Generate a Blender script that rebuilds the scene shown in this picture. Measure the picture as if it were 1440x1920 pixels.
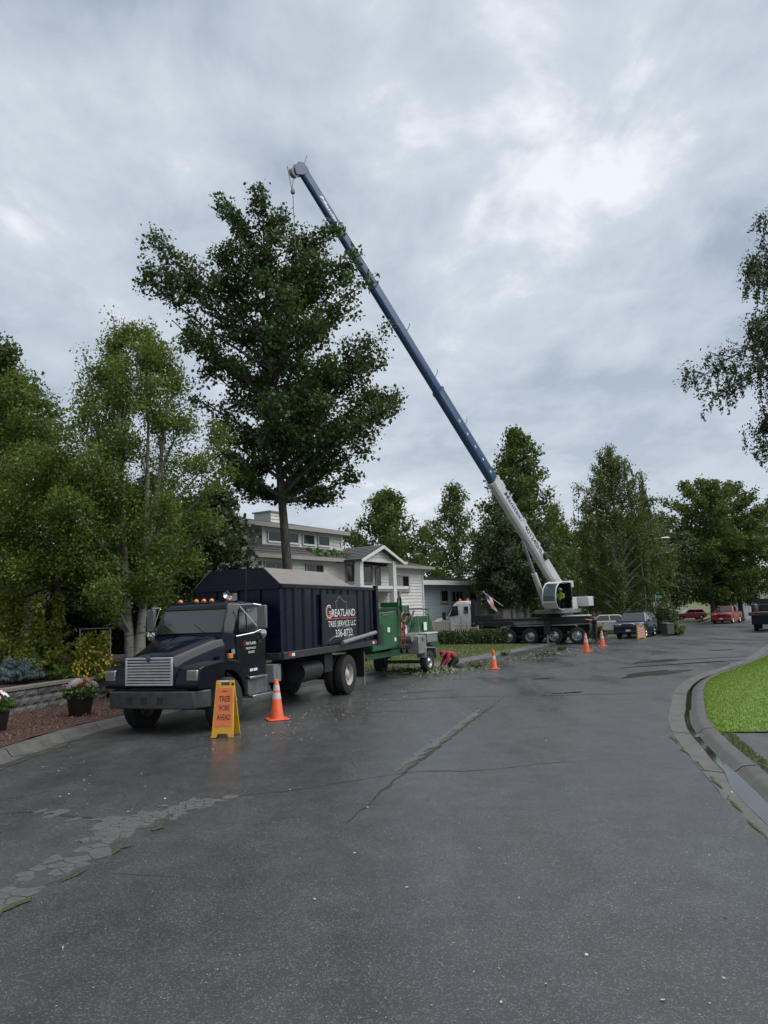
import bpy, bmesh, math, random
import numpy as np
from mathutils import Vector, Matrix, Euler
R = math.radians
for o in list(bpy.data.objects): bpy.data.objects.remove(o)
scene = bpy.context.scene
C = scene.collection
rnd = random.Random(7)

# ------------------------------------------------------------------ camera
cam_d = bpy.data.cameras.new('camera')
cam = bpy.data.objects.new('camera', cam_d); C.objects.link(cam)
cam_d.sensor_fit = 'VERTICAL'; cam_d.sensor_height = 36; cam_d.sensor_width = 27
cam_d.lens = 1387 / 1920 * 36
cam_d.clip_start = .1; cam_d.clip_end = 3000
PITCH, ROLL = R(7.6), R(2.2)
cam.matrix_world = Matrix.Translation((0, 0, 2.2)) @ Matrix.Rotation(R(90) + PITCH, 4, 'X') @ Matrix.Rotation(-ROLL, 4, 'Z')
scene.camera = cam
scene.render.resolution_x = 768; scene.render.resolution_y = 1024

# ------------------------------------------------------------------ sky: overcast
SUN_EL, SUN_AZ = R(58), R(100)
world = bpy.data.worlds.new('World'); scene.world = world; world.use_nodes = True
nt = world.node_tree; nt.nodes.clear()
def N(t, tree=None, **kw):
    n = (tree or nt).nodes.new(t)
    for k, v in kw.items(): setattr(n, k, v)
    return n
sky = N('ShaderNodeTexSky', sky_type='NISHITA', sun_disc=False, sun_elevation=SUN_EL, sun_rotation=SUN_AZ)
bg1 = N('ShaderNodeBackground'); bg1.inputs['Strength'].default_value = .05
nt.links.new(sky.outputs[0], bg1.inputs['Color'])
tc = N('ShaderNodeTexCoord'); sep = N('ShaderNodeSeparateXYZ'); nt.links.new(tc.outputs['Generated'], sep.inputs[0])
ab = N('ShaderNodeMath', operation='ABSOLUTE'); nt.links.new(sep.outputs['Z'], ab.inputs[0])
ad = N('ShaderNodeMath', operation='ADD'); nt.links.new(ab.outputs[0], ad.inputs[0]); ad.inputs[1].default_value = .22
dx = N('ShaderNodeMath', operation='DIVIDE'); nt.links.new(sep.outputs['X'], dx.inputs[0]); nt.links.new(ad.outputs[0], dx.inputs[1])
dy = N('ShaderNodeMath', operation='DIVIDE'); nt.links.new(sep.outputs['Y'], dy.inputs[0]); nt.links.new(ad.outputs[0], dy.inputs[1])
cmb = N('ShaderNodeCombineXYZ'); nt.links.new(dx.outputs[0], cmb.inputs[0]); nt.links.new(dy.outputs[0], cmb.inputs[1])
cmb.inputs[2].default_value = 3.7
mp = N('ShaderNodeMapping'); mp.inputs['Location'].default_value = (20, -4, 0); mp.inputs['Scale'].default_value = (1, .8, 1); nt.links.new(cmb.outputs[0], mp.inputs[0])
n1 = N('ShaderNodeTexNoise'); n1.inputs['Scale'].default_value = 1.25; n1.inputs['Detail'].default_value = 7; n1.inputs['Roughness'].default_value = .52; n1.inputs['Distortion'].default_value = .35
n2 = N('ShaderNodeTexNoise'); n2.inputs['Scale'].default_value = 4.2; n2.inputs['Detail'].default_value = 7; n2.inputs['Roughness'].default_value = .6; n2.inputs['Distortion'].default_value = .3
nt.links.new(mp.outputs[0], n1.inputs['Vector']); nt.links.new(mp.outputs[0], n2.inputs['Vector'])
m1 = N('ShaderNodeMath', operation='MULTIPLY'); nt.links.new(n1.outputs['Fac'], m1.inputs[0]); m1.inputs[1].default_value = .62
m2 = N('ShaderNodeMath', operation='MULTIPLY_ADD'); nt.links.new(n2.outputs['Fac'], m2.inputs[0]); m2.inputs[1].default_value = .38; nt.links.new(m1.outputs[0], m2.inputs[2])
rp = N('ShaderNodeValToRGB'); nt.links.new(m2.outputs[0], rp.inputs[0])
cr = rp.color_ramp; cr.elements[0].position = .41; cr.elements[0].color = (.145, .171, .208, 1)
cr.elements[1].position = .62; cr.elements[1].color = (.345, .36, .375, 1)
e = cr.elements.new(.47); e.color = (.19, .216, .251, 1)
e = cr.elements.new(.56); e.color = (.248, .271, .299, 1)
hzn = N('ShaderNodeMapRange'); hzn.inputs['From Min'].default_value = .42; hzn.inputs['From Max'].default_value = .02; hzn.inputs['To Min'].default_value = 0; hzn.inputs['To Max'].default_value = .55
nt.links.new(ab.outputs[0], hzn.inputs['Value'])
hm = N('ShaderNodeMix', data_type='RGBA'); nt.links.new(hzn.outputs[0], hm.inputs[0]); nt.links.new(rp.outputs[0], hm.inputs[6]); hm.inputs[7].default_value = (.262, .284, .311, 1)
bg2 = N('ShaderNodeBackground'); bg2.inputs['Strength'].default_value = 1.0
nt.links.new(hm.outputs[2], bg2.inputs['Color'])
mx = N('ShaderNodeMixShader'); mx.inputs[0].default_value = .93
nt.links.new(bg1.outputs[0], mx.inputs[1]); nt.links.new(bg2.outputs[0], mx.inputs[2])
wo = N('ShaderNodeOutputWorld'); nt.links.new(mx.outputs[0], wo.inputs[0])

sun_d = bpy.data.lights.new('sun', 'SUN'); sun_d.energy = 1.5; sun_d.angle = R(80); sun_d.color = (1, .97, .93)
sun = bpy.data.objects.new('sun', sun_d); C.objects.link(sun)
sun.rotation_euler = (R(90) - SUN_EL, 0, R(180) - SUN_AZ)

scene.view_settings.view_transform = 'Standard'; scene.view_settings.look = 'None'
scene.view_settings.exposure = 1.42; scene.view_settings.gamma = 1

# ------------------------------------------------------------------ helpers
def hz(y):
    if y < 12: return 0.
    if y < 95: return -.008 * (y - 12)
    if y < 195: return -.664 - .008 * (y - 95) + .00025 * (y - 95) ** 2
    return 1.036 + .042 * (y - 195)

MATS = {}
def M(name, col, rough=.5, metal=0., var=.12, scale=6., bump=0., bscale=60., spec=.5, coat=0., alt=None, altpos=(.45, .6), emis=None, stretch=None, detail=4, trans=0., rvar=0.):
    """principled material; colour mottled by object-space noise, optional second colour, optional bump"""
    if name in MATS: return MATS[name]
    m = bpy.data.materials.new(name); m.use_nodes = True; t = m.node_tree
    b = t.nodes['Principled BSDF']
    b.inputs['Roughness'].default_value = rough; b.inputs['Metallic'].default_value = metal
    b.inputs['Specular IOR Level'].default_value = spec
    if coat: b.inputs['Coat Weight'].default_value = coat; b.inputs['Coat Roughness'].default_value = .06
    if trans: b.inputs['Transmission Weight'].default_value = trans; b.inputs['IOR'].default_value = 1.02
    c = (*col, 1)
    tcn = t.nodes.new('ShaderNodeTexCoord'); src = tcn.outputs['Object']
    if stretch:
        mpn = t.nodes.new('ShaderNodeMapping'); mpn.inputs['Scale'].default_value = stretch
        t.links.new(src, mpn.inputs[0]); src = mpn.outputs[0]
    if var or alt:
        n = t.nodes.new('ShaderNodeTexNoise'); n.inputs['Scale'].default_value = scale; n.inputs['Detail'].default_value = detail
        n.inputs['Roughness'].default_value = .6
        t.links.new(src, n.inputs['Vector'])
        r = t.nodes.new('ShaderNodeValToRGB'); t.links.new(n.outputs['Fac'], r.inputs[0])
        if alt:
            r.color_ramp.elements[0].position, r.color_ramp.elements[1].position = altpos
            r.color_ramp.elements[0].color = c; r.color_ramp.elements[1].color = (*alt, 1)
        else:
            r.color_ramp.elements[0].position, r.color_ramp.elements[1].position = .3, .7
            r.color_ramp.elements[0].color = tuple(x * (1 - var) for x in col) + (1,)
            r.color_ramp.elements[1].color = tuple(min(1, x * (1 + var)) for x in col) + (1,)
        t.links.new(r.outputs[0], b.inputs['Base Color'])
        if rvar:
            mr = t.nodes.new('ShaderNodeMapRange'); mr.inputs['From Min'].default_value = .3; mr.inputs['From Max'].default_value = .7
            mr.inputs['To Min'].default_value = max(.02, rough - rvar); mr.inputs['To Max'].default_value = min(1, rough + rvar)
            t.links.new(n.outputs['Fac'], mr.inputs['Value']); t.links.new(mr.outputs[0], b.inputs['Roughness'])
    else:
        b.inputs['Base Color'].default_value = c
    if bump:
        n = t.nodes.new('ShaderNodeTexNoise'); n.inputs['Scale'].default_value = bscale; n.inputs['Detail'].default_value = 5
        t.links.new(src, n.inputs['Vector'])
        bn = t.nodes.new('ShaderNodeBump'); bn.inputs['Strength'].default_value = bump; bn.inputs['Distance'].default_value = .02
        t.links.new(n.outputs['Fac'], bn.inputs['Height']); t.links.new(bn.outputs[0], b.inputs['Normal'])
    if emis:
        b.inputs['Emission Color'].default_value = (*emis[0], 1); b.inputs['Emission Strength'].default_value = emis[1]
    MATS[name] = m; return m

def tag(o, label=None, cat=None, group=None, kind=None):
    if label: o['label'] = label
    if cat: o['category'] = cat
    if group: o['group'] = group
    if kind: o['kind'] = kind
    return o
def thing(name, label, cat, loc=(0, 0, 0), rz=0, group=None):
    o = bpy.data.objects.new(name, None); C.objects.link(o); o.empty_display_size = .2
    o.location = loc; o.rotation_euler = (0, 0, rz)
    return tag(o, label, cat, group)
def copy_tree(o, parent=None):
    c = o.copy(); C.objects.link(c); c.parent = parent
    for ch in list(o.children): copy_tree(ch, c)
    return c
def link(name, me, mat, parent=None, loc=None, rot=None):
    o = bpy.data.objects.new(name, me); C.objects.link(o)
    if mat is not None and len(me.materials) == 0:
        for m in (mat if isinstance(mat, (list, tuple)) else [mat]): me.materials.append(m)
    if parent: o.parent = parent
    if loc is not None: o.location = loc
    if rot is not None: o.rotation_euler = rot
    return o

class MB:
    def __init__(s): s.v = []; s.f = []; s.mi = []; s.cur = 0
    def add(s, vs, fs):
        k = len(s.v); s.v += [tuple(float(c) for c in v) for v in vs]
        for f in fs: s.f.append(tuple(i + k for i in f)); s.mi.append(s.cur)
        return s
    def box(s, x0, x1, y0, y1, z0, z1):
        return s.add([(x0,y0,z0),(x1,y0,z0),(x1,y1,z0),(x0,y1,z0),(x0,y0,z1),(x1,y0,z1),(x1,y1,z1),(x0,y1,z1)],
                     [(0,3,2,1),(4,5,6,7),(0,1,5,4),(1,2,6,5),(2,3,7,6),(3,0,4,7)])
    def hexa(s, b, t):   # 4 bottom pts, 4 top pts (ccw from above)
        return s.add(list(b) + list(t), [(0,3,2,1),(4,5,6,7),(0,1,5,4),(1,2,6,5),(2,3,7,6),(3,0,4,7)])
    def bar(s, p0, p1, w, h, up=(0, 0, 1)):
        p0 = Vector(p0); p1 = Vector(p1); d = (p1 - p0).normalized(); u = Vector(up)
        if abs(d.dot(u)) > .98: u = Vector((1, 0, 0))
        a = d.cross(u).normalized(); b = a.cross(d).normalized()
        q = [(-1,-1),(1,-1),(1,1),(-1,1)]
        vs = [p0 + a*w/2*i + b*h/2*j for i, j in q] + [p1 + a*w/2*i + b*h/2*j for i, j in q]
        return s.add(vs, [(0,3,2,1),(4,5,6,7),(0,1,5,4),(1,2,6,5),(2,3,7,6),(3,0,4,7)])
    def prism(s, poly, axis, a, b, sc=1.0):
        def p(q, t):
            if axis == 'y': return (q[0], t, q[1])
            if axis == 'x': return (t, q[0], q[1])
            return (q[0], q[1], t)
        n = len(poly)
        vs = [p(q, a) for q in poly] + [p(q, b) for q in poly]
        fs = [tuple(range(n)), tuple(range(2*n-1, n-1, -1))] + [(i, n+i, n+(i+1) % n, (i+1) % n) for i in range(n)]
        return s.add(vs, fs)
    def cyl(s, p0, p1, r0, r1=None, n=12, caps=True):
        r1 = r0 if r1 is None else r1
        p0 = Vector(p0); p1 = Vector(p1); d = (p1 - p0).normalized()
        u = Vector((0, 0, 1)) if abs(d.z) < .95 else Vector((1, 0, 0))
        a = d.cross(u).normalized(); b = a.cross(d)
        vs = []
        for p, r in ((p0, r0), (p1, r1)):
            for i in range(n):
                t = 2*math.pi*i/n; vs.append(p + a*r*math.cos(t) + b*r*math.sin(t))
        fs = [(i, (i+1) % n, n+(i+1) % n, n+i) for i in range(n)]
        if caps: fs += [tuple(range(n-1, -1, -1)), tuple(range(n, 2*n))]
        return s.add(vs, fs)
    def tube(s, pts, r, n=6):
        pts = [Vector(p) for p in pts]; m = len(pts)
        rs = r if isinstance(r, (list, tuple)) else [r]*m
        vs = []
        a = None
        for i, p in enumerate(pts):
            d = (pts[min(i+1, m-1)] - pts[max(i-1, 0)]).normalized()
            if a is None:
                u = Vector((0, 0, 1)) if abs(d.z) < .9 else Vector((1, 0, 0)); a = d.cross(u).normalized()
            else:
                a = (a - d*a.dot(d)).normalized()
            b = d.cross(a)
            for k in range(n):
                t = 2*math.pi*k/n; vs.append(p + (a*math.cos(t) + b*math.sin(t))*rs[i])
        fs = [(i*n+k, i*n+(k+1) % n, (i+1)*n+(k+1) % n, (i+1)*n+k) for i in range(m-1) for k in range(n)]
        fs += [tuple(range(n-1, -1, -1)), tuple(range((m-1)*n, m*n))]
        return s.add(vs, fs)
    def lathe(s, prof, n=20, axis='z', c=(0, 0, 0), caps=False):
        vs = []
        for r, h in prof:
            for i in range(n):
                t = 2*math.pi*i/n; x, y = r*math.cos(t), r*math.sin(t)
                v = (x, y, h) if axis == 'z' else (x, h, y) if axis == 'y' else (h, x, y)
                vs.append((v[0]+c[0], v[1]+c[1], v[2]+c[2]))
        m = len(prof)
        fs = [(j*n+i, j*n+(i+1) % n, (j+1)*n+(i+1) % n, (j+1)*n+i) for j in range(m-1) for i in range(n)]
        if caps: fs += [tuple(range(n-1, -1, -1)), tuple(range((m-1)*n, m*n))]
        return s.add(vs, fs)
    def loft(s, secs, caps=True, closed=True):
        n = len(secs[0]); m = len(secs); vs = [p for q in secs for p in q]
        fs = [(j*n+i, j*n+(i+1) % n, (j+1)*n+(i+1) % n, (j+1)*n+i) for j in range(m-1) for i in range(n if closed else n-1)]
        if caps: fs += [tuple(range(n-1, -1, -1)), tuple(range((m-1)*n, m*n))]
        return s.add(vs, fs)
    def poly(s, pts): return s.add(pts, [tuple(range(len(pts)))])
    def mesh(s, name, smooth=None, fix=True):
        me = bpy.data.meshes.new(name); me.from_pydata(s.v, [], s.f); me.update()
        if any(s.mi): me.polygons.foreach_set('material_index', s.mi)
        if fix:
            bm = bmesh.new(); bm.from_mesh(me); bmesh.ops.recalc_face_normals(bm, faces=bm.faces); bm.to_mesh(me); bm.free()
        if smooth:
            me.polygons.foreach_set('use_smooth', [True]*len(me.polygons)); me.set_sharp_from_angle(angle=R(smooth))
        return me
    def build(s, name, mat, parent=None, bevel=0, smooth=None, loc=None, rot=None, seg=2, fix=True):
        o = link(name, s.mesh(name, smooth or (35 if bevel else None), fix), mat, parent, loc, rot)
        if bevel:
            b = o.modifiers.new('bevel', 'BEVEL'); b.width = bevel; b.segments = seg; b.limit_method = 'ANGLE'; b.angle_limit = R(30)
        return o
def part(name, mat, parent, bevel=0, smooth=None, **shapes):
    mb = MB()
    for k, v in shapes.items():
        if k == 'box': mb.box(*v)
        elif k == 'boxes':
            for q in v: mb.box(*q)
        elif k == 'cyl': mb.cyl(*v)
    return mb.build(name, mat, parent, bevel, smooth)

def text_mesh(body, size=1., extrude=.002, align='CENTER', shear=0, bold=0., sx=1.):
    cu = bpy.data.curves.new('lettering', 'FONT'); cu.body = body; cu.size = size; cu.extrude = extrude
    cu.align_x = align; cu.align_y = 'CENTER'; cu.shear = shear; cu.offset = bold; cu.resolution_u = 3
    o = bpy.data.objects.new('lettering', cu); C.objects.link(o)
    dg = bpy.context.evaluated_depsgraph_get()
    me = bpy.data.meshes.new_from_object(o.evaluated_get(dg))
    bpy.data.objects.remove(o); bpy.data.curves.remove(cu)
    me.name = 'lettering'; me.materials.clear()
    if sx != 1: me.transform(Matrix.Diagonal((sx, 1, 1, 1)))
    return me
def text(body, size, mat, parent, loc, rot, name='lettering', **kw):
    return link(name, text_mesh(body, size, **kw), mat, parent, loc, rot)

def polyline(pts, step=1.0):
    """Catmull-Rom resample of 2-D points"""
    P = [np.array(p, float) for p in pts]; P = [2*P[0]-P[1]] + P + [2*P[-1]-P[-2]]; out = []
    for i in range(1, len(P)-2):
        n = max(2, int(np.linalg.norm(P[i+1]-P[i])/step))
        for k in range(n):
            t = k/n
            out.append(.5*((2*P[i]) + (-P[i-1]+P[i+1])*t + (2*P[i-1]-5*P[i]+4*P[i+1]-P[i+2])*t*t + (-P[i-1]+3*P[i]-3*P[i+1]+P[i+2])*t**3))
    out.append(P[-2]); return np.array(out)
def offset_line(L, d):
    t = np.gradient(L, axis=0); t /= np.linalg.norm(t, axis=1)[:, None]
    return L + np.stack([t[:, 1], -t[:, 0]], 1)*d     # +d to the right of travel
def resample(L, n):
    s = np.r_[0, np.cumsum(np.linalg.norm(np.diff(L, axis=0), axis=1))]; q = np.linspace(0, s[-1], n)
    return np.stack([np.interp(q, s, L[:, 0]), np.interp(q, s, L[:, 1])], 1)
def strip(A, B, za, zb=None, m=1):
    """sheet between two polylines with equal point counts, za/zb above the grade"""
    zb = za if zb is None else zb; mb = MB(); n = len(A); vs = []
    for i in range(n):
        for j in range(m+1):
            t = j/m; p = A[i]*(1-t) + B[i]*t
            vs.append((p[0], p[1], hz(p[1]) + za*(1-t) + zb*t))
    fs = [(i*(m+1)+j, i*(m+1)+j+1, (i+1)*(m+1)+j+1, (i+1)*(m+1)+j) for i in range(n-1) for j in range(m)]
    return mb.add(vs, fs)
# ------------------------------------------------------------------ ground, road, kerbs
rng = np.random.default_rng(11)
def np_mesh(name, verts, faces_n, nper, tint=None, mat=None, parent=None):
    """verts (N,3), faces consecutive groups of nper vertices"""
    me = bpy.data.meshes.new(name); nv = len(verts); nf = nv // nper
    me.vertices.add(nv); me.vertices.foreach_set('co', np.ascontiguousarray(verts, np.float32).ravel())
    me.loops.add(nv); me.loops.foreach_set('vertex_index', np.arange(nv, dtype=np.int32))
    me.polygons.add(nf); me.polygons.foreach_set('loop_start', np.arange(0, nv, nper, dtype=np.int32))
    me.update(calc_edges=True)
    if tint is not None:
        a = me.attributes.new('tint', 'FLOAT', 'FACE'); a.data.foreach_set('value', np.ascontiguousarray(tint, np.float32))
    return link(name, me, mat, parent)

def asphalt_mat():
    m = bpy.data.materials.new('asphalt'); m.use_nodes = True; t = m.node_tree; b = t.nodes['Principled BSDF']
    def n(k, **kw):
        q = t.nodes.new(k)
        for a, v in kw.items(): q.inputs[a].default_value = v
        return q
    tcn = t.nodes.new('ShaderNodeTexCoord')
    mp = n('ShaderNodeMapping'); mp.inputs['Rotation'].default_value = (0, 0, R(27)); mp.inputs['Scale'].default_value = (.75, .2, 1); t.links.new(tcn.outputs['Object'], mp.inputs[0])
    big = n('ShaderNodeTexNoise', Scale=.8, Detail=6., Roughness=.6); t.links.new(mp.outputs[0], big.inputs['Vector'])
    mid = n('ShaderNodeTexNoise', Scale=2.2, Detail=6., Roughness=.65); t.links.new(tcn.outputs['Object'], mid.inputs['Vector'])
    fin = n('ShaderNodeTexNoise', Scale=90., Detail=3., Roughness=.7); t.links.new(tcn.outputs['Object'], fin.inputs['Vector'])
    vor = n('ShaderNodeTexVoronoi', Scale=95.); t.links.new(tcn.outputs['Object'], vor.inputs['Vector'])
    # base colour
    r1 = t.nodes.new('ShaderNodeValToRGB'); t.links.new(mid.outputs['Fac'], r1.inputs[0])
    r1.color_ramp.elements[0].position = .3; r1.color_ramp.elements[0].color = (.031, .033, .035, 1)
    r1.color_ramp.elements[1].position = .72; r1.color_ramp.elements[1].color = (.052, .0555, .058, 1)
    r2 = t.nodes.new('ShaderNodeValToRGB'); t.links.new(vor.outputs['Color'], r2.inputs[0])
    r2.color_ramp.elements[0].position = .62; r2.color_ramp.elements[0].color = (.78, .78, .78, 1)
    r2.color_ramp.elements[1].position = .97; r2.color_ramp.elements[1].color = (2.5, 2.45, 2.4, 1)
    mm = t.nodes.new('ShaderNodeMix'); mm.data_type = 'RGBA'; mm.blend_type = 'MULTIPLY'; mm.inputs[0].default_value = 1
    t.links.new(r1.outputs[0], mm.inputs[6]); t.links.new(r2.outputs[0], mm.inputs[7])
    r3 = t.nodes.new('ShaderNodeValToRGB'); t.links.new(fin.outputs['Fac'], r3.inputs[0])
    r3.color_ramp.elements[0].position = .3; r3.color_ramp.elements[0].color = (.75, .75, .75, 1)
    r3.color_ramp.elements[1].position = .7; r3.color_ramp.elements[1].color = (1.25, 1.25, 1.25, 1)
    m3 = t.nodes.new('ShaderNodeMix'); m3.data_type = 'RGBA'; m3.blend_type = 'MULTIPLY'; m3.inputs[0].default_value = 1
    t.links.new(mm.outputs[2], m3.inputs[6]); t.links.new(r3.outputs[0], m3.inputs[7])
    t.links.new(m3.outputs[2], b.inputs['Base Color'])
    mr = n('ShaderNodeMapRange'); mr.inputs['From Min'].default_value = .36; mr.inputs['From Max'].default_value = .62; mr.inputs['To Min'].default_value = .24; mr.inputs['To Max'].default_value = .54
    t.links.new(big.outputs['Fac'], mr.inputs['Value']); t.links.new(mr.outputs[0], b.inputs['Roughness'])
    b.inputs['Specular IOR Level'].default_value = .5
    bn = n('ShaderNodeBump'); bn.inputs['Strength'].default_value = .15; bn.inputs['Distance'].default_value = .004
    ad = t.nodes.new('ShaderNodeMath'); ad.operation = 'ADD'; t.links.new(fin.outputs['Fac'], ad.inputs[0]); t.links.new(vor.outputs['Distance'], ad.inputs[1])
    t.links.new(ad.outputs[0], bn.inputs['Height']); t.links.new(bn.outputs[0], b.inputs['Normal'])
    return m
ASPH = asphalt_mat()
m_conc = M('weathered_concrete', (.066, .066, .062), rough=.6, var=.3, scale=3, bump=.35, bscale=70, rvar=.15)
m_soil = M('dark_soil', (.03, .025, .018), rough=.9, var=.35, scale=3, bump=.5, bscale=30)
m_ground = M('rough_grass_ground', (.045, .065, .018), rough=.9, var=.3, scale=.6, alt=(.06, .055, .025), altpos=(.45, .75), bump=.4, bscale=15)
m_turf = M('turf', (.085, .155, .02), rough=.85, var=.25, scale=2.5, bump=.5, bscale=60)
m_turf2 = M('worn_turf', (.065, .085, .022), rough=.85, var=.3, scale=1.5, alt=(.085, .09, .03), bump=.5, bscale=60)
m_mulch = M('bark_mulch', (.035, .014, .009), rough=.9, var=.4, scale=30, alt=(.07, .03, .02), altpos=(.45, .65), bump=1., bscale=45)
m_crack = M('crack_fill', (.014, .014, .013), rough=.8, var=.3)
m_frag = M('broken_asphalt', (.07, .073, .071), rough=.6, var=.25, scale=14, bump=.4, bscale=80)
m_moss = M('moss', (.042, .05, .014), rough=.95, var=.35, scale=25, bump=.8, bscale=90)
m_water = M('still_water', (.012, .012, .011), rough=.04, var=0, spec=.6)
m_mud = M('wet_mud', (.03, .026, .022), rough=.22, var=.3, scale=5)

LC = polyline([(-7.6,-15),(-7,-5),(-6.6,4),(-6.35,10),(-6.2,13.2),(-6.05,15),(-5.7,16.8),(-4.7,20.2),(-2.7,24.2),(0,28),(2.4,31.4),(5.9,38),(8.6,43.3),(12,48.6),(16,54.8),(25.3,69.5),(34,84),(46,106),(60,135),(78,172),(98,212),(140,300)], 1.)
RC = polyline([(2.6,-15),(2.7,-5),(3.0,3),(3.33,7),(3.75,9),(4.65,12.7),(5.73,15.7),(8.15,21.1),(11.66,26.1),(14.2,29.8),(19.1,37.9),(26,48),(36,62),(48,82),(60,105),(74,138),(88,170),(104,206),(146,296)], 1.)

# ground sheet to the horizon, 6 cm below the road
mb = MB(); ys = list(np.linspace(-40, 100, 29)) + list(np.linspace(106, 210, 22)) + [240, 300, 420, 700, 1200]
xs = [-900, -300, -120, -60, -30, -10, 0, 10, 30, 60, 100, 160, 300, 1200]
mb.add([(x, y, hz(min(y, 420)) - .08) for y in ys for x in xs], [(j*14+i, j*14+i+1, (j+1)*14+i+1, (j+1)*14+i) for j in range(len(ys)-1) for i in range(13)])
tag(mb.build('ground', m_ground, fix=False), kind='structure')

nR = 160
road = strip(resample(LC, nR), resample(RC, nR), .0, m=10).build('road', ASPH, fix=False); tag(road, kind='structure')

def kerb(name, L, prof, seglen, y0, y1, sign):
    L = resample(L, int(np.linalg.norm(np.diff(L, axis=0), axis=1).sum()/.5))
    offs = [offset_line(L, sign*d) for d, z in prof]
    mbb = MB()
    idx = [i for i in range(len(L)) if y0 <= L[i][1] <= y1]
    per = int(seglen/.5)
    base = strip(offset_line(L, sign*.02)[idx], offset_line(L, sign*(prof[-1][0]-.02))[idx], -.075).build(name, m_crack, fix=False); tag(base, kind='structure')
    i = idx[0]; k = 0
    while i + per <= idx[-1]:
        m = MB(); n = len(prof); vs = []
        for q in range(per+1):
            e = .012 if q == 0 else -.012 if q == per else 0
            j = i+q
            for o, (d, z) in zip(offs, prof):
                t = (o[min(j+1, len(L)-1)]-o[j-1]); t = t/np.linalg.norm(t)
                p = o[j] + t*e; vs.append((p[0], p[1], hz(p[1]) + z + (.003*((k*7) % 3-1))))
        fs = [(a*n+b, a*n+b+1, (a+1)*n+b+1, (a+1)*n+b) for a in range(per) for b in range(n-1)]
        m.add(vs, fs).build('curb_segment', m_conc, base, smooth=50, fix=False)
        i += per; k += 1
    return offs
RO_ = kerb('curb_right', RC, [(-.0,-.05),(.005,.004),(.22,-.022),(.34,-.03),(.42,-.015),(.5,.045),(.56,.062),(.68,.07),(.7,-.05)], 3., -2, 60, 1)
LO_ = kerb('curb_left', LC, [(-.0,-.05),(.005,.004),(.2,-.015),(.3,-.02),(.35,.03),(.4,.1),(.43,.112),(.56,.115),(.64,-.05)], 3., -2, 92, -1)

# right lawn and the little paved pad in it
RCb = resample(RC, 400)
def between(L, y0, y1): return L[(L[:, 1] >= y0) & (L[:, 1] <= y1)]
a = between(offset_line(RCb, .69), 11.6, 46); b = a + np.array([14, -7.])
lawn_r = strip(a, b, .062, .74, m=8).build('lawn_right', m_turf, fix=False); tag(lawn_r, kind='structure')
a = between(offset_line(RCb, .69), -3, 14.5); b = a + np.array([14, -7.])
pad = strip(a, b, .045, .6, m=4).build('driveway_right', M('old_driveway', (.05, .052, .054), rough=.55, var=.3, scale=4, bump=.4, bscale=90), fix=False); tag(pad, kind='structure')
a = between(offset_line(RCb, .9), 46, 200); b = a + np.array([40, -18.])
tag(strip(a, b, .1, .6, m=4).build('verge_right', m_turf2, fix=False), kind='structure')
# left lawn (white house), driveway under the crane, far verge
LCb = resample(LC, 500)
a = between(offset_line(LCb, -.62), 26.5, 44.6); b = a + np.array([-11., 6.5])
lawn_l = strip(a, b, .115, .75, m=8).build('lawn_left', m_turf2, fix=False); tag(lawn_l, kind='structure')
a = between(offset_line(LCb, -.62), 44.5, 50.2); b = a + np.array([-16., 7.5])
tag(strip(a, b, .1, .12, m=3).build('driveway_left', M('driveway_concrete', (.04, .041, .041), rough=.5, var=.25, scale=2, bump=.3, bscale=60), fix=False), kind='structure')
a = between(offset_line(LCb, -.62), 50.1, 205); b = a + np.array([-30., 14.])
tag(strip(a, b, .1, .9, m=5).build('verge_left', m_turf2, fix=False), kind='structure')
# mulch strip between kerb and block wall, yard behind
a = resample(between(offset_line(LCb, -.62), 5, 21.), 40)
wl = resample(polyline([(-11.5,5),(-10.4,11),(-9.5,15.5),(-9.03,17.95),(-8.65,19.7),(-8.35,20.6),(-8.1,20.9),(-7.6,21.3)], .4), 40)
mul = strip(wl, a, .16, .115, m=8)
rv = random.Random(3)
mul.v = [(x, y, z + rv.uniform(-.015, .02)) for x, y, z in mul.v]
mulch = mul.build('mulch_strip', m_mulch, fix=False); tag(mulch, kind='structure')
a = resample(between(offset_line(LCb, -.62), 20.4, 27.), 20); b = a + np.array([-14., 6.])
tag(strip(b, a, 1.5, .1, m=10).build('side_yard', m_soil, fix=False), kind='structure')
yard = MB(); 
yl = resample(wl + np.array([-.3, .1]), 30); yb = yl + np.array([-16., 7.])
tag(strip(yb, yl, 1.4, .62, m=8).build('garden_bed', m_mulch, fix=False), kind='structure')

# cracks: jittered ribbons laid on the road
def ribbon(name, pts, w, mat, z=.004, step=.18, jit=.03, parent=road, seed=1):
    r = random.Random(seed); L = polyline(pts, step); n = len(L)
    L = L + np.array([[r.uniform(-jit, jit), r.uniform(-jit, jit)] for _ in range(n)])
    ww = [w*(.35 + r.random()*1.1)*min(1, .25 + 4*min(i, n-1-i)/n) for i in range(n)]
    t = np.gradient(L, axis=0); t /= np.linalg.norm(t, axis=1)[:, None] + 1e-9; nn = np.stack([t[:, 1], -t[:, 0]], 1)
    A = L - nn*np.array(ww)[:, None]/2; B = L + nn*np.array(ww)[:, None]/2
    return strip(A, B, z).build(name, mat, parent, fix=False)
ribbon('crack', [(-4.8,9.1),(-4.2,9.1),(-3.5,8.75),(-3.2,8.55)], .05, m_crack, seed=2)
ribbon('crack', [(-2.3,9.4),(-1.2,9.75),(.12,10.45),(1.1,10.45),(2.33,10.74),(3.4,10.8)], .02, m_crack, seed=3)
ribbon('crack', [(-.5,8.2),(-.2,9.3),(.12,10.45),(.85,12.7),(1.6,15.1),(2.34,17.46),(2.8,18.8)], .05, m_crack, seed=4)
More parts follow.
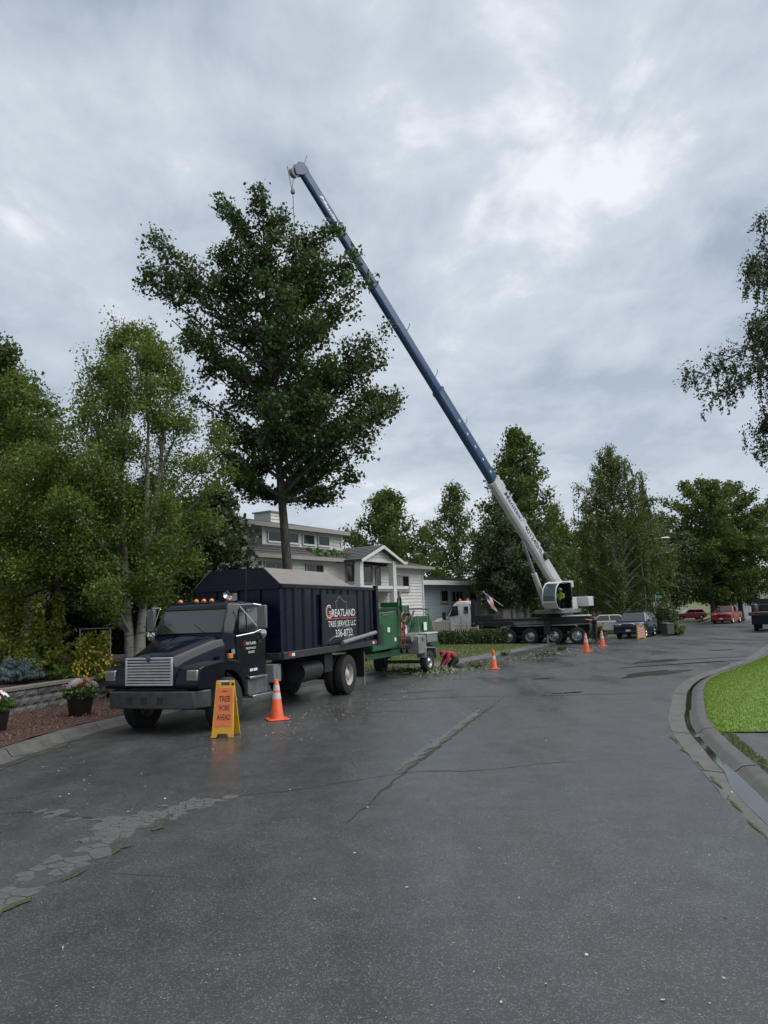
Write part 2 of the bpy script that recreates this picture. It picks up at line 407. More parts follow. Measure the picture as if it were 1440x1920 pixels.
for k_ in range(7): ribbon('moss_line', [(.2+.31*k_, 10.7+.97*k_), (.3+.31*k_, 11.05+.97*k_), (.42+.31*k_, 11.4+.97*k_)], .05, m_moss, z=.007, seed=40+k_, step=.1)
ribbon('worn_edge', [(.0,10.55),(.7,12.7),(1.45,15.1),(2.1,17.2)], .16, m_frag, z=.0045, seed=5)
ribbon('crack', [(-2.6,19.0),(-.6,19.1),(1.5,19.4),(3.2,19.1),(6.2,18.6)], .06, m_crack, seed=6)
ribbon('crack', [(-1.3,16.9),(.1,17.0),(.9,16.8)], .05, m_crack, seed=7)
ribbon('crack', [(-.9,20.6),(.7,20.9),(1.9,21.2)], .05, m_crack, seed=8)
ribbon('crack', [(1.2,24.2),(2.6,24.6),(4.1,24.5),(5.5,25.2)], .05, m_crack, seed=9)
ribbon('crack', [(5.2,27),(7.5,29.5),(9.2,31),(10.4,32.2)], .09, m_crack, seed=10)
ribbon('crack', [(4.7,29.5),(7.2,33.2),(9,36.2),(10.5,38)], .1, m_crack, seed=12)
ribbon('crack', [(10.6,31.6),(13.4,36.2),(17,41)], .12, m_crack, seed=13)
ribbon('crack', [(13.5,45),(17,49),(22,56)], .14, m_crack, seed=14)
ribbon('crack', [(-2.6,6.9),(-2.2,6.8),(-1.7,6.6)], .008, m_crack, seed=15)
for a_, b_ in (((-3.1,5.9),(-2.98,6.35)), ((-2.9,6.7),(-2.8,7.0)), ((-2.72,7.4),(-2.62,7.7)), ((-2.55,8.1),(-2.5,8.4))): ribbon('moss_line', [a_, ((a_[0]+b_[0])/2, (a_[1]+b_[1])/2), b_], .06, m_moss, z=.0095, step=.06, seed=int(b_[1]*10))
for k_ in range(6): ribbon('moss_line', [(-6.16+.02*k_, 10.6+.75*k_), (-6.13+.02*k_, 10.85+.75*k_), (-6.12+.025*k_, 11.15+.75*k_)], .11, m_moss, z=.006, step=.09, seed=50+k_)
for k_ in range(7): ribbon('moss_line', [(3.2+.2*k_, 6.1+.95*k_), (3.26+.2*k_, 6.5+.95*k_), (3.3+.21*k_, 6.75+.95*k_)], .03, m_moss, z=.008, seed=30+k_)

# alligator-cracked patch: separate flat fragments with open joints
ribbon('crack_bed', [(-3.55,5.4),(-3.2,6.4),(-3.0,7.5),(-2.85,8.4),(-2.4,9.0)], .4, M('cracked_bed', (.036, .037, .036), rough=.7, var=.3), z=.003, jit=.03, seed=21)
def fragments(path, w, n, seed, drop=.08):
    """irregular broken slabs: Voronoi cells of random points along the path, clipped by their neighbours"""
    r = random.Random(seed); L = resample(polyline(path, .1), 60)
    t = np.gradient(L, axis=0); t /= np.linalg.norm(t, axis=1)[:, None]; nn = np.stack([t[:, 1], -t[:, 0]], 1); P = []; inside = []
    tries = 0
    while sum(inside) < n and tries < 20000:
        tries += 1; i = r.randrange(60); wi = np.interp(i, np.linspace(0, 59, len(w)), w); v = r.uniform(-.95, .95)
        p = L[i] + nn[i]*v*wi + t[i]*r.uniform(-.03, .03)
        if any((p[0]-q_[0])**2+(p[1]-q_[1])**2 < r.uniform(.045, .1)**2 for q_ in P): continue
        P.append(p); inside.append(abs(v)*(1+r.uniform(-.25, .25)) < .55)
    for i, p in enumerate(P):
        if not inside[i] or r.random() < drop: continue
        h = .13; poly = [p+np.array(c) for c in ((-h, -h), (h, -h), (h, h), (-h, h))]
        for j, q_ in enumerate(P):
            if j == i or abs(q_[0]-p[0]) > .45 or abs(q_[1]-p[1]) > .45: continue
            m_ = (p+q_)/2; d = q_-p; out = []
            for k in range(len(poly)):
                A_, B_ = poly[k], poly[(k+1) % len(poly)]; sa, sb = np.dot(A_-m_, d), np.dot(B_-m_, d)
                if sa <= 0: out.append(A_)
                if sa*sb < 0: out.append(A_+(B_-A_)*sa/(sa-sb))
            poly = out
            if len(poly) < 3: break
        if len(poly) < 3: continue
        c = sum(poly)/len(poly); k_ = r.uniform(.88, .96); z = .006+r.uniform(0, .005); m = MB(); n_ = len(poly)
        m.add([(c[0]+(x[0]-c[0])*k_, c[1]+(x[1]-c[1])*k_, z) for x in poly] + [(c[0]+(x[0]-c[0])*.99, c[1]+(x[1]-c[1])*.99, -.01) for x in poly], [tuple(range(n_))] + [(k, n_+k, n_+(k+1) % n_, (k+1) % n_) for k in range(n_)]).build('asphalt_fragment', m_frag, road)
fragments([(-3.5,5.4),(-3.2,6.4),(-3.05,7.5),(-2.95,8.35)], [.44,.4,.36,.4], 66, 5, .2)
fragments([(-3.05,8.3),(-2.75,8.75),(-2.4,9.15),(-2.05,9.45)], [.36,.46,.42,.1], 58, 6, .1)
fragments([(-4.7,9.15),(-4.2,9.1),(-3.7,8.85),(-3.2,8.55)], [.03,.06,.06,.1], 12, 7, .15)

def blob(name, cx, cy, rx, ry, ang, mat, z, seed, n=26, kind='structure', parent=None):
    r = random.Random(seed); ph = [r.uniform(0, 6.28) for _ in range(4)]; m = MB(); pts = []
    for i in range(n):
        t = 2*math.pi*i/n; k = 1 + .22*math.sin(2*t+ph[0]) + .16*math.sin(3*t+ph[1]) + .12*math.sin(5*t+ph[2])
        x, y = rx*k*math.cos(t), ry*k*math.sin(t); c, s = math.cos(ang), math.sin(ang)
        X, Y = cx + x*c - y*s, cy + x*s + y*c; pts.append((X, Y, hz(Y)+z))
    o = m.poly(pts).build(name, mat, parent, fix=False)
    return tag(o, kind=kind) if not parent else o
blob('puddle', 4.55, 19.4, .34, .12, .1, m_water, .006, 1)
blob('puddle', 4.75, 23.6, .35, .12, .1, m_water, .006, 2)
blob('puddle', 10.6, 27.4, 2.1, .16, .28, m_water, .006, 3)
blob('puddle', 12.0, 29.6, 1.6, .1, .12, m_water, .006, 4)
blob('mud_film', 8.4, 24.0, 1.7, .5, .75, m_mud, .0045, 5, 40, parent=road)
blob('mud_film', 10.4, 29.2, 1.5, .35, .5, m_mud, .0045, 6, 40, parent=road)
blob('puddle', 15.2, 34.6, .6, .14, .3, m_water, .006, 7)
# water running along the right gutter
RG = between(offset_line(RCb, .37), 6.0, 27.2); r = random.Random(5)
w = np.array([.05 + .035*r.random() + (.10 if p[1] < 9.2 else 0) for p in RG])[:, None]
t = np.gradient(RG, axis=0); t /= np.linalg.norm(t, axis=1)[:, None]; nn = np.stack([t[:, 1], -t[:, 0]], 1)
tag(strip(RG-nn*w, RG+nn*w*.8, -.0185).build('gutter_water', m_water, fix=False), kind='structure')

# grass blades on the two lawns
def foliage_mat(name, c0, c1, trans=.35, gloss=.06, rough=.45):
    m = bpy.data.materials.new(name); m.use_nodes = True; t = m.node_tree; t.nodes.clear()
    at = t.nodes.new('ShaderNodeAttribute'); at.attribute_name = 'tint'
    rp = t.nodes.new('ShaderNodeValToRGB'); rp.color_ramp.elements[0].color = (*c0, 1); rp.color_ramp.elements[1].color = (*c1, 1)
    t.links.new(at.outputs['Fac'], rp.inputs[0])
    d = t.nodes.new('ShaderNodeBsdfDiffuse'); tr = t.nodes.new('ShaderNodeBsdfTranslucent'); g = t.nodes.new('ShaderNodeBsdfGlossy')
    g.inputs['Roughness'].default_value = rough; g.inputs['Color'].default_value = (.8, .85, .9, 1)
    t.links.new(rp.outputs[0], d.inputs[0]); t.links.new(rp.outputs[0], tr.inputs[0])
    a = t.nodes.new('ShaderNodeMixShader'); a.inputs[0].default_value = trans; t.links.new(d.outputs[0], a.inputs[1]); t.links.new(tr.outputs[0], a.inputs[2])
    b = t.nodes.new('ShaderNodeMixShader'); b.inputs[0].default_value = gloss; t.links.new(a.outputs[0], b.inputs[1]); t.links.new(g.outputs[0], b.inputs[2])
    o = t.nodes.new('ShaderNodeOutputMaterial'); t.links.new(b.outputs[0], o.inputs[0])
    MATS[name] = m; return m
hzv = np.vectorize(hz)
def grass(name, A, B, za, zb, n, h, mat, label, bias=2.):
    i = rng.random(n)*(len(A)-1); k = i.astype(int); f = (i-k)[:, None]; u = rng.random(n)**bias
    a = A[k]*(1-f)+A[k+1]*f; b = B[k]*(1-f)+B[k+1]*f; p = a*(1-u[:, None])+b*u[:, None]
    z = hzv(p[:, 1]) + za*(1-u)+zb*u - .005
    c = np.c_[p, z]; an = rng.random(n)*6.283; w = .008 + .007*rng.random(n); hh = h*(.5+rng.random(n))
    d = np.c_[np.cos(an), np.sin(an), np.zeros(n)]*w[:, None]
    tip = c + np.c_[rng.normal(0, .35, (n, 2))*hh[:, None], hh]
    V = np.stack([c-d, c+d, tip], 1).reshape(-1, 3)
    pat = .5+.3*np.sin(p[:, 0]*1.3)*np.sin(p[:, 1]*.9+1)
    o = np_mesh(name, V, None, 3, np.clip(rng.normal(.45, .12, n)+.35*(pat-.5), 0, 1), mat)
    return tag(o, label, 'grass', kind='stuff')
m_grass = foliage_mat('lawn_grass', (.095, .16, .008), (.23, .32, .025), .4, .03)
m_grass2 = foliage_mat('worn_lawn_grass', (.055, .09, .012), (.14, .175, .035), .4, .03)
a = between(offset_line(RCb, .70), 11.7, 40); b = a + np.array([9, -4.5])
grass('lawn_grass', a, b, .062, .472, 150000, .03, m_grass, 'bright green mown grass inside the right kerb', 1.3)
a = between(offset_line(LCb, -.66), 26.8, 44.4); b = a + np.array([-8., 4.7])
grass('lawn_grass', a, b, .115, .57, 40000, .06, m_grass2, 'worn yellowish lawn in front of the clipped hedge', 1.)
a = between(offset_line(RCb, .69), 7.5, 12.6); b = a + np.array([.16, -.07])
grass('edge_grass', a, b, .06, .065, 900, .035, m_grass2, 'thin grass growing along the kerb beside the paved pad', 1.)
# ------------------------------------------------------------------ trees and shrubs
def bark(name, c, alt, stretch=(1, 1, .25), scale=7, pos=(.42, .62)):
    return M(name, c, rough=.9, var=.3, scale=scale, alt=alt, altpos=pos, bump=.9, bscale=18, stretch=stretch)
b_dark = bark('furrowed_bark', (.035, .029, .024), (.085, .075, .062))
b_birch = bark('birch_bark', (.26, .25, .225), (.07, .06, .05), (.6, .6, 3.5), 3.5, (.52, .66))
b_grey = bark('grey_bark', (.07, .062, .052), (.14, .13, .115))
l_cot = foliage_mat('cottonwood_leaf', (0.021, 0.044, 0.008), (0.075, 0.127, 0.028), .35, .03, .4)
l_birch = foliage_mat('birch_leaf', (.058, .100, .014), (.165, .225, .04), .4, .02)
l_feather = foliage_mat('yellow_green_leaf', (0.073, 0.113, 0.013), (0.185, 0.232, 0.035), .35, .03)
l_dark = foliage_mat('dark_leaf', (0.020, 0.040, 0.010), (0.062, 0.100, 0.025), .3, .025)
l_maple = foliage_mat('maple_leaf', (0.020, 0.045, 0.012), (0.090, 0.110, 0.030), .35, .05)
l_weep = foliage_mat('weeping_leaf', (.058, .088, .016), (.135, .165, .04), .35, .03)
l_far = foliage_mat('far_leaf', (0.047, 0.084, 0.017), (0.129, 0.179, 0.043), .35, .015)
l_spruce = foliage_mat('spruce_needles', (0.014, 0.026, 0.014), (0.035, 0.055, 0.030), .15, .03)
l_blue = foliage_mat('blue_spruce_needles', (0.080, 0.130, 0.140), (0.210, 0.290, 0.310), .15, .03)
l_yel = foliage_mat('golden_shrub_leaf', (0.100, 0.130, 0.012), (0.260, 0.260, 0.030), .35, .03)
l_hedge = foliage_mat('hedge_leaf', (0.026, 0.047, 0.013), (0.078, 0.111, 0.029), .25, .04)
l_potted = foliage_mat('bedding_leaf', (0.035, 0.075, 0.012), (0.100, 0.155, 0.030), .35, .05)
l_redleaf = foliage_mat('red_leaf', (0.090, 0.020, 0.020), (0.250, 0.100, 0.090), .3, .03)

def leaves(name, pos, size, mat, parent, tint, droop=.3, wid=.7, axis=None, seed=1):
    g = np.random.default_rng(seed); n = len(pos)
    a = g.normal(size=(n, 3)) if axis is None else axis + g.normal(0, .45, (n, 3)); a[:, 2] -= droop
    a /= np.linalg.norm(a, axis=1)[:, None]
    s = np.cross(a, g.normal(size=(n, 3))); s /= np.linalg.norm(s, axis=1)[:, None] + 1e-9
    nn = np.cross(a, s)
    L = (size*(.4+1.15*g.random(n)))[:, None]; W = L*wid/2
    V = np.stack([pos - a*L/2, pos + s*W + nn*W*.3 - a*L*.05, pos + a*L/2, pos - s*W + nn*W*.3 - a*L*.05], 1).reshape(-1, 3)
    return np_mesh(name, V, None, 4, tint, mat, parent)

def limbs_auto(H, h0, n, rad, env, rise, seed, asp=1.):
    g = random.Random(seed); out = []
    for i in range(n):
        u = (i + g.random())/n; h = H*(h0 + (.965-h0)*u); az = i*2.39996 + g.uniform(-.5, .5)
        if env == 'oval': e = math.sin(math.pi*(.12+.83*u))**.8
        elif env == 'cone': e = (1-u)**.8*.95 + .1
        elif env == 'birch': e = (.75+.25*math.sin(math.pi*u*1.2))*(1-u**2.6) + .1
        else: e = (1-(2*u-.9)**2*.62)
        L = rad*max(.12, e)*g.uniform(.72, 1.15)
        rs = rise*(.5 + u) if rise > 0 else rise
        out.append((max(.3, h - max(rs, 0)*L*.55), (math.cos(az)*L*asp, math.sin(az)*L, h + rs*L*.45)))
    return out

def tree(name, label, cat, base, H, r0, limbs, leafmat, barkmat, nleaf, lsize, sig=.3, nsub=7, seed=1, stems=None, weep=0., wid=.7, group=None, twigs=True, sublen=.3, top=.97, droop=.3, lean=(0, 0)):
    g = random.Random(seed); q = np.random.default_rng(seed)
    root = thing(name, label, cat, base, 0, group); mb = MB(); anchors = []; strands = []
    stems = stems or [(lean[0], lean[1], H*top)]; polys = []
    for k, st in enumerate(stems):
        P = []
        m = 10
        for i in range(m+1):
            t = i/m; wob = .012*H*math.sin(3.1*t+seed+k)*t
            P.append(Vector((st[0]*t**1.15 + wob + (k-len(stems)/2+.5)*.1*(1-t), st[1]*t**1.15 + wob*.6, -.25 + (st[2]+.25)*t)))
        rr = [r0*(1.25 if i == 0 else 1)*(1-.93*(i/m)**.9) + .012 for i in range(m+1)]
        mb.tube(P, rr, 10); polys.append((P, rr, st))
    for li, (hs, tip) in enumerate(limbs):
        P, rr, st = polys[li % len(polys)]
        if len(polys) > 1:   # nearest stem top wins
            P, rr, st = min(polys, key=lambda s_: (s_[2][0]*.6-tip[0])**2 + (s_[2][1]*.6-tip[1])**2 + g.random()*2)
        t = min(.96, max(.02, (hs+.25)/(st[2]+.25))); i = min(9, int(t*10)); f = t*10-i
        p0 = P[i].lerp(P[i+1], f); p2 = Vector(tip); d = p2-p0; Ln = d.length
        if weep: c = p0 + d*.5 + Vector((0, 0, .28*Ln))
        else: c = p0 + d*.5 + Vector((g.uniform(-.12, .12)*Ln, g.uniform(-.12, .12)*Ln, g.uniform(-.06, .1)*Ln))
        B = [p0*(1-s)**2 + c*2*s*(1-s) + p2*s*s for s in [k/6 for k in range(7)]]
        rb = min(rr[i]*.6, .02+.018*Ln)
        mb.tube(B, [rb*(1-.85*k/6) + .006 for k in range(7)], 5)
        for k in range(3, 7): anchors.append(B[k])
        n = max(3, int(nsub*(.5+Ln/4)))
        for s in range(n):
            tt = g.uniform(.22, 1.0); k = min(5, int(tt*6)); o = B[k].lerp(B[k+1], tt*6-k)
            dr = (d.normalized()*.55 + Vector((g.gauss(0, .6), g.gauss(0, .6), g.gauss(.12, .45)))).normalized()
            sl = sublen*(.55+.45*Ln*.55)*(1.25-.6*tt)*g.uniform(.7, 1.3)
            e = o + dr*sl*1.6; mid = o.lerp(e, .5) + Vector((g.gauss(0, .08), g.gauss(0, .08), g.gauss(0.03, .06)))*sl
            if twigs: mb.tube([o, mid, e], [.014+.004*Ln, .01, .004], 3)
            anchors += [mid, o.lerp(e, .78), e]
            if weep: strands += [e, mid] + ([o] if g.random() < .5 else [])
    for P, rr, st in polys: anchors += [P[-1], P[-2].lerp(P[-1], .5), P[-2]]
    mb.build('trunk', barkmat, root, smooth=60, fix=False)
    A = np.array([tuple(a) for a in anchors]); ta = np.clip(q.normal(.42, .22, len(A)), 0, 1)
    if weep:
        S = np.array([tuple(a) for a in strands]); k = q.integers(0, len(S), nleaf)
        ln = weep*(.35+q.random(len(S)))[k]; t = q.random(nleaf); pos = S[k].copy(); sw = q.normal(0, .18, (len(S), 2))[k]
        pos[:, 2] -= ln*t; pos[:, :2] += sw*t[:, None]; pos += q.normal(0, .07*sig/.3, (nleaf, 3))
        half = int(nleaf*.3); kk = q.integers(0, len(A), half); pos[:half] = A[kk] + q.normal(0, sig, (half, 3))
        pos[:, 2] = np.maximum(pos[:, 2], .35)
        tint = np.clip(ta[k % len(ta)]*.6 + q.normal(.22, .15, nleaf), 0, 1)
        leaves('crown', pos, lsize, leafmat, root, tint, .9, wid, seed=seed)
    else:
        k = q.integers(0, len(A), nleaf); of = q.normal(size=(nleaf, 3)); of *= (sig*2.05*q.random(nleaf)**.55/np.linalg.norm(of, axis=1))[:, None]; pos = A[k] + of*np.array([1, 1, .85])
        pos[:, 2] = np.maximum(pos[:, 2], .3)
        tint = np.clip(ta[k]*.7 + q.normal(.14, .15, nleaf), 0, 1)
        leaves('crown', pos, lsize, leafmat, root, tint, droop, wid, seed=seed)
    return root

# cottonwood being taken down, behind the truck
bx, by = -3.95, 31.
tips = [(-9.86,18.95),(-10.21,17.08),(-9.6,17.9),(-9.03,15.07),(-8.3,14.2),(-7.4,12.7),(-7.19,10.32),(-6.9,8.3),(-5.7,7.5),(-7.4,9.6),(-7.9,11.4),(-6.75,21.06),(-6.2,20.2),(-4.95,21.09),(-3.8,20.6),(-1.85,20.6),(-2.5,19.8),(-.35,18.94),(-.9,18.2),(-.08,16.55),(-.6,15.6),(.42,14.32),(-.2,13.3),(1.0,11.41),(.2,11.9),(.37,10.02),(-.6,9.2),(-1.2,7.9),(-2.2,7.1),(.9,10.6),(.6,12.8),(-8.2,17.),(-7.6,18.4),(-7.4,15.8)]
lim = []
g = random.Random(4)
for x, z in tips:
    x = bx-.35+(x-bx+.35)*.92; z -= 1.0*max(0, (z-12)/9); d = abs(x-bx); lim.append((max(6.9, z - .9 - d*.5), (x-bx, g.uniform(-1.6, 1.6), z)))
for i in range(46):
    z = g.uniform(8.2, 18.2); az = g.uniform(0, 6.28); L = g.uniform(1.4, 3.4)*(1 - max(0, z-15)/9)
    lim.append((max(7, z-1-L*.6), (math.cos(az)*L - .4, math.sin(az)*L*1.1, z)))
tree('cottonwood_tree', 'tall dark cottonwood under the crane hook, bare trunk behind the black truck', 'tree', (bx, by, .35), 19.4, .25, [(a-.35, (b[0], b[1], b[2]-.35)) for a, b in lim], l_cot, b_dark, 80000, .135, .24, 10, 3, lean=(-.9, 0), wid=.85, sublen=.33)

# left garden trees
tree('birch_tree', 'slim multi-stemmed birch with pale trunks left of the black truck cab', 'tree', (-7.75, 22.9, 1.1), 11, .12,
     limbs_auto(10.6, .1, 56, 2.7, 'birch', .8, 5), l_birch, b_birch, 90000, .076, .24, 6, 5, stems=[(-1.0, .2, 11), (-2.0, .5, 9.9), (1.1, .4, 9.9), (.2, 1.2, 9.6)], sublen=.32)
tree('larch_tree', 'feathery yellow-green tree arching over the left garden bed', 'tree', (-10.0, 22.6, .9), 6.6, .12,
     limbs_auto(6.4, .36, 34, 2.9, 'round', .35, 8), l_feather, b_grey, 66000, .072, .24, 8, 8, sublen=.34)
tree('larch_tree', 'taller grey-green feathery tree at the left edge above the shrubs', 'tree', (-12.6, 25.0, 1.1), 10.2, .14,
     limbs_auto(9.8, .16, 40, 2.9, 'birch', .5, 9), l_birch, b_grey, 42000, .095, .26, 7, 9, sublen=.34)
tree('rowan_tree', 'low dark leafy tree behind the pale birch trunks and truck cab', 'tree', (-8.3, 26.3, 1.2), 5.6, .1,
     limbs_auto(5.4, .1, 30, 2.7, 'round', .3, 10), l_dark, b_grey, 26000, .11, .26, 8, 10)
tree('maple_tree', 'broad-leaved tree with paler leaves between the truck box and white house', 'tree', (-6.3, 27.2, .9), 6.3, .1,
     limbs_auto(6.0, .25, 24, 1.75, 'oval', .5, 11), l_maple, b_grey, 11000, .15, .25, 7, 11, wid=.9)
tree('cottonwood_tree', 'dark cottonwood rising behind the garden at the left picture edge', 'tree', (-17.6, 32.5, 1.0), 14.8, .25,
     limbs_auto(14.4, .18, 44, 3.7, 'birch', .8, 12), l_cot, b_dark, 36000, .16, .32, 8, 12, wid=.85)
# trees behind the houses
BG = 'trees behind the houses'
tree('birch_tree', 'rounded birch standing behind the white house roof', 'tree', (.15, 62, -.2), 12.8, .2, limbs_auto(12.6, .2, 46, 3.9, 'birch', .8, 13), l_far, b_grey, 24000, .21, .36, 8, 13, group=BG)
tree('birch_tree', 'thin see-through birch behind the blue house roof', 'tree', (6.9, 72, -.2), 15, .16, limbs_auto(14.6, .2, 40, 2.9, 'birch', .8, 14), l_far, b_grey, 11000, .22, .36, 7, 14, group=BG)
tree('birch_tree', 'small thin birch between the white and blue house roofs', 'tree', (4.3, 76, -.2), 11.5, .14, limbs_auto(11, .2, 30, 2.3, 'birch', .8, 15), l_far, b_grey, 6500, .22, .36, 6, 15, group=BG)
tree('birch_tree', 'tall birch directly behind the white crane boom', 'tree', (10.5, 56.5, -.3), 16.7, .24, limbs_auto(16.4, .14, 60, 3.4, 'birch', .9, 16), l_far, b_birch, 30000, .2, .34, 8, 16, group=BG)
tree('willow_tree', 'dense dark green tree in front of the blue house beside the flag', 'tree', (8.9, 53.0, -.2), 9.4, .2, limbs_auto(9.2, .26, 44, 3.1, 'oval', .25, 17), l_hedge, b_birch, 24000, .18, .3, 8, 17, group=BG)
WB = 'weeping birches by the street'
tree('weeping_birch_tree', 'narrow weeping birch just right of the crane cab', 'tree', (14.0, 60.5, -.3), 11.6, .16, limbs_auto(11, .2, 26, 2.0, 'birch', .6, 18), l_weep, b_birch, 10000, .19, .26, 5, 18, weep=1.5, wid=.5, group=WB)
tree('weeping_birch_tree', 'tallest weeping birch with trailing top strands above the blue car', 'tree', (19.5, 62.5, -.4), 17, .24, limbs_auto(16.0, .12, 46, 4.3, 'birch', .8, 19), l_weep, b_birch, 42000, .19, .2, 5, 19, weep=2.8, wid=.5, group=WB, top=.94)
tree('weeping_birch_tree', 'broad lower weeping birch around the street lamp', 'tree', (22.9, 66, -.4), 11.4, .2, limbs_auto(10.8, .2, 36, 3.3, 'round', .5, 20), l_weep, b_birch, 26000, .19, .22, 5, 20, weep=2., wid=.5, group=WB)
def spruce(label, base, H, rad, n, seed, ls=.25):
    g = random.Random(seed); q = np.random.default_rng(seed); root = thing('spruce_tree', label, 'tree', base, 0, 'dark spruces'); mb = MB()
    mb.tube([(0, 0, -.2), (0, 0, H*.5), (0, 0, H)], [.18, .1, .02], 6); A = []
    nb = int(H*9)
    for i in range(nb):
        u = (i+g.random())/nb; z = H*(.08+.9*u); L = rad*(1-u)**.85*g.uniform(.6, 1.1) + .12; az = i*2.4
        e = Vector((math.cos(az)*L, math.sin(az)*L, z-.28*L)); mb.tube([(0, 0, z), (e.x*.5, e.y*.5, z-.08*L), tuple(e)], [.03, .02, .006], 3)
        for s in range(int(2+L*5)):
            t = g.uniform(.15, 1); A.append((e.x*t, e.y*t, z-.28*L*t))
    mb.build('trunk', b_dark, root, fix=False); A = np.array(A); k = q.integers(0, len(A), n)
    leaves('crown', A[k] + q.normal(0, .11, (n, 3)), ls, l_spruce, root, np.clip(q.normal(.45, .2, n), 0, 1), .5, .3, seed=seed)
spruce('pointed dark spruce rising behind the weeping birches', (33.9, 96, -.7), 18.4, 3., 13000, 31, .4)
spruce('small dark spruce seen in the gap right of the crane cab', (17.6, 78, -.5), 9.4, 2., 6000, 32, .3)
KM = 'broad trees at the street corner'
for lab, bx_, by_, H_, rd, sd, n_ in (('broad green tree above the red hatchback', 38.9, 89.5, 18., 5.8, 41, 24000), ('broad green tree above the red pickup truck', 43.4, 92, 17.8, 5.2, 42, 24000),
        ('broad dark tree behind the stop sign', 30.5, 84, 12.5, 4.6, 43, 18000), ('broad tree at the right edge beyond the dark flatbed truck', 53.5, 98, 17.5, 5.2, 44, 18000),
        ('low dark tree between the red hatchback and red pickup', 42.2, 96, 9.5, 3.2, 45, 10000)):
    tree('maple_tree', lab, 'tree', (bx_, by_, hz(by_)), H_, .3, limbs_auto(H_*.97, .13 if sd != 45 else .3, 54, rd, 'round', .4, sd), l_far if sd not in (43, 45) else l_hedge, b_dark, n_, .3, .42, 8, sd, group=KM)  # two of these trees take the darker hedge leaf colour
FT = 'far trees closing the street'
for i, (x_, y_, h_) in enumerate([(58, 132, 15), (99, 165, 15), (88, 196, 17), (112, 205, 16), (80, 216, 14), (130, 212, 18), (44, 150, 16), (30, 140, 15), (100, 238, 17)]):
    tree('roadside_tree', ['dark tree left of the far road under the broad crowns', 'tree on the grass bank right of the far road', 'tree at the head of the far road', 'far tree on the right bank beside the frame edge', 'far tree at the left of the road head', 'far tree beyond the right edge of the bank', 'far tree hidden behind the corner maples', 'far tree glimpsed behind the stop sign trees', 'farthest tree closing the road'][i], 'tree',
         (x_, y_, hz(y_)), h_, .3, limbs_auto(h_*.97, .12, 34, 5., 'round', .4, 60+i), l_far, b_dark, 8000, .46, .55, 6, 60+i, group=FT, twigs=False)
for i, (x_, y_, h_, lab_) in enumerate(((17.0, 73, 10.5, 'green tree filling the gap behind the standing worker'), (25.2, 80, 12.5, 'green tree behind the broad weeping birch'), (22.6, 78, 12, 'green tree behind the tallest weeping birch'), (27.0, 86, 12, 'green tree left of the red hatchback'), (12.6, 80, 12, 'green tree far behind the crane cab'))):
    tree('roadside_tree', lab_, 'tree', (x_, y_, hz(y_)), h_, .25, limbs_auto(h_*.97, .08, 38, 3.6, 'round', .4, 80+i), l_far, b_dark, 12000, .27, .4, 7, 80+i, group='green belt behind the weeping birches', twigs=False)
# birch whose boughs hang in from the right
mt = [(13.57,14.69),(12.7,13.6),(11.9,12.9),(12.9,11.9),(11.6,11.0),(12.4,11.3),(10.45,10.1),(11.3,9.9),(12.4,9.3),(10.6,9.2),(11.8,8.2),(12.4,7.3),(11.9,7.2),(12.8,6.2),(13.4,12.5),(13.6,9.8),(13.4,7.4),(14.2,13.8),(14.4,11),(14.4,8.6),(15.2,15),(15.,5.8),(14.6,16.5),(12.0,7.9),(12.2,6.6),(12.7,5.4),(12.3,13.9),(13.2,15.6)]
g = random.Random(9)
tree('weeping_birch_tree', 'weeping birch whose boughs hang into the picture at the right', 'tree', (16.6, 24.4, .1), 17.2, .26, [(min(15.5, max(2, z+.6)), (x+.85-16.6, g.uniform(-1.2, 1.2), z-.3)) for x, z in mt], l_dark, b_birch, 54000, .1, .17, 9, 25, weep=.8, wid=.5, sublen=.3)

def shrub(name, label, cat, base, rad, n, ls, mat, seed, stems=9, wid=.6, droop=.2, flowers=None, group=None, spikes=0, shell=.5, barkm=None):
    q = np.random.default_rng(seed); root = thing(name, label, cat, base, 0, group); mb = MB(); A = []
    for i in range(stems*4):
        d = q.normal(size=3); d[2] = abs(d[2])+.15; d /= np.linalg.norm(d); e = d*np.array(rad)*(.75+.35*q.random())
        if i < stems: mb.tube([(0, 0, -.1), tuple(e*.5+np.array([0, 0, .1])), tuple(e)], [.025, .016, .005], 4)
        A.append(e)
    for i in range(spikes):
        x = q.uniform(-.6, .6)*rad[0]; y = q.uniform(-.5, .5)*rad[1]; top = rad[2]*(1.1+.35*q.random())
        mb.tube([(x*.5, y*.5, 0), (x, y, top)], [.015, .005], 3)
        for k in range(7): A.append(np.array([x, y, top*(.65+.35*k/6)]))
    mb.build('stem', barkm or b_grey, root, fix=False)
    A = np.array(A); k = q.integers(0, len(A), n); t = q.random(n)**shell
    pos = A[k]*t[:, None] + q.normal(0, .1, (n, 3))*max(rad)*.8*np.array([1, 1, .6]); pos[:, 2] = np.abs(pos[:, 2]) + .02
    if spikes:
        sp = k >= stems*4; pos[sp] = A[k[sp]] + q.normal(0, .07, (sp.sum(), 3))
    ta = np.clip(q.normal(.45, .22, len(A)), 0, 1)
    leaves('foliage', pos, ls, mat, root, np.clip(ta[k]*.6+q.normal(.2, .15, n), 0, 1), droop, wid, seed=seed)
    return root
shrub('ninebark_shrub', 'big yellow-green shrub with upright shoots on the left garden bed', 'shrub', (-10.3, 21.5, .65), (1.55, .9, 1.75), 12000, .11, foliage_mat('ninebark_leaf', (0.085, 0.120, 0.014), (0.220, 0.250, 0.040), .35, .02), 71, 14, spikes=7, wid=.55)
shrub('leafy_shrub', 'small bright green shrub at the left edge beside the blue spruce', 'shrub', (-11.0, 20.4, .65), (.5, .5, .55), 900, .12, l_potted, 72)
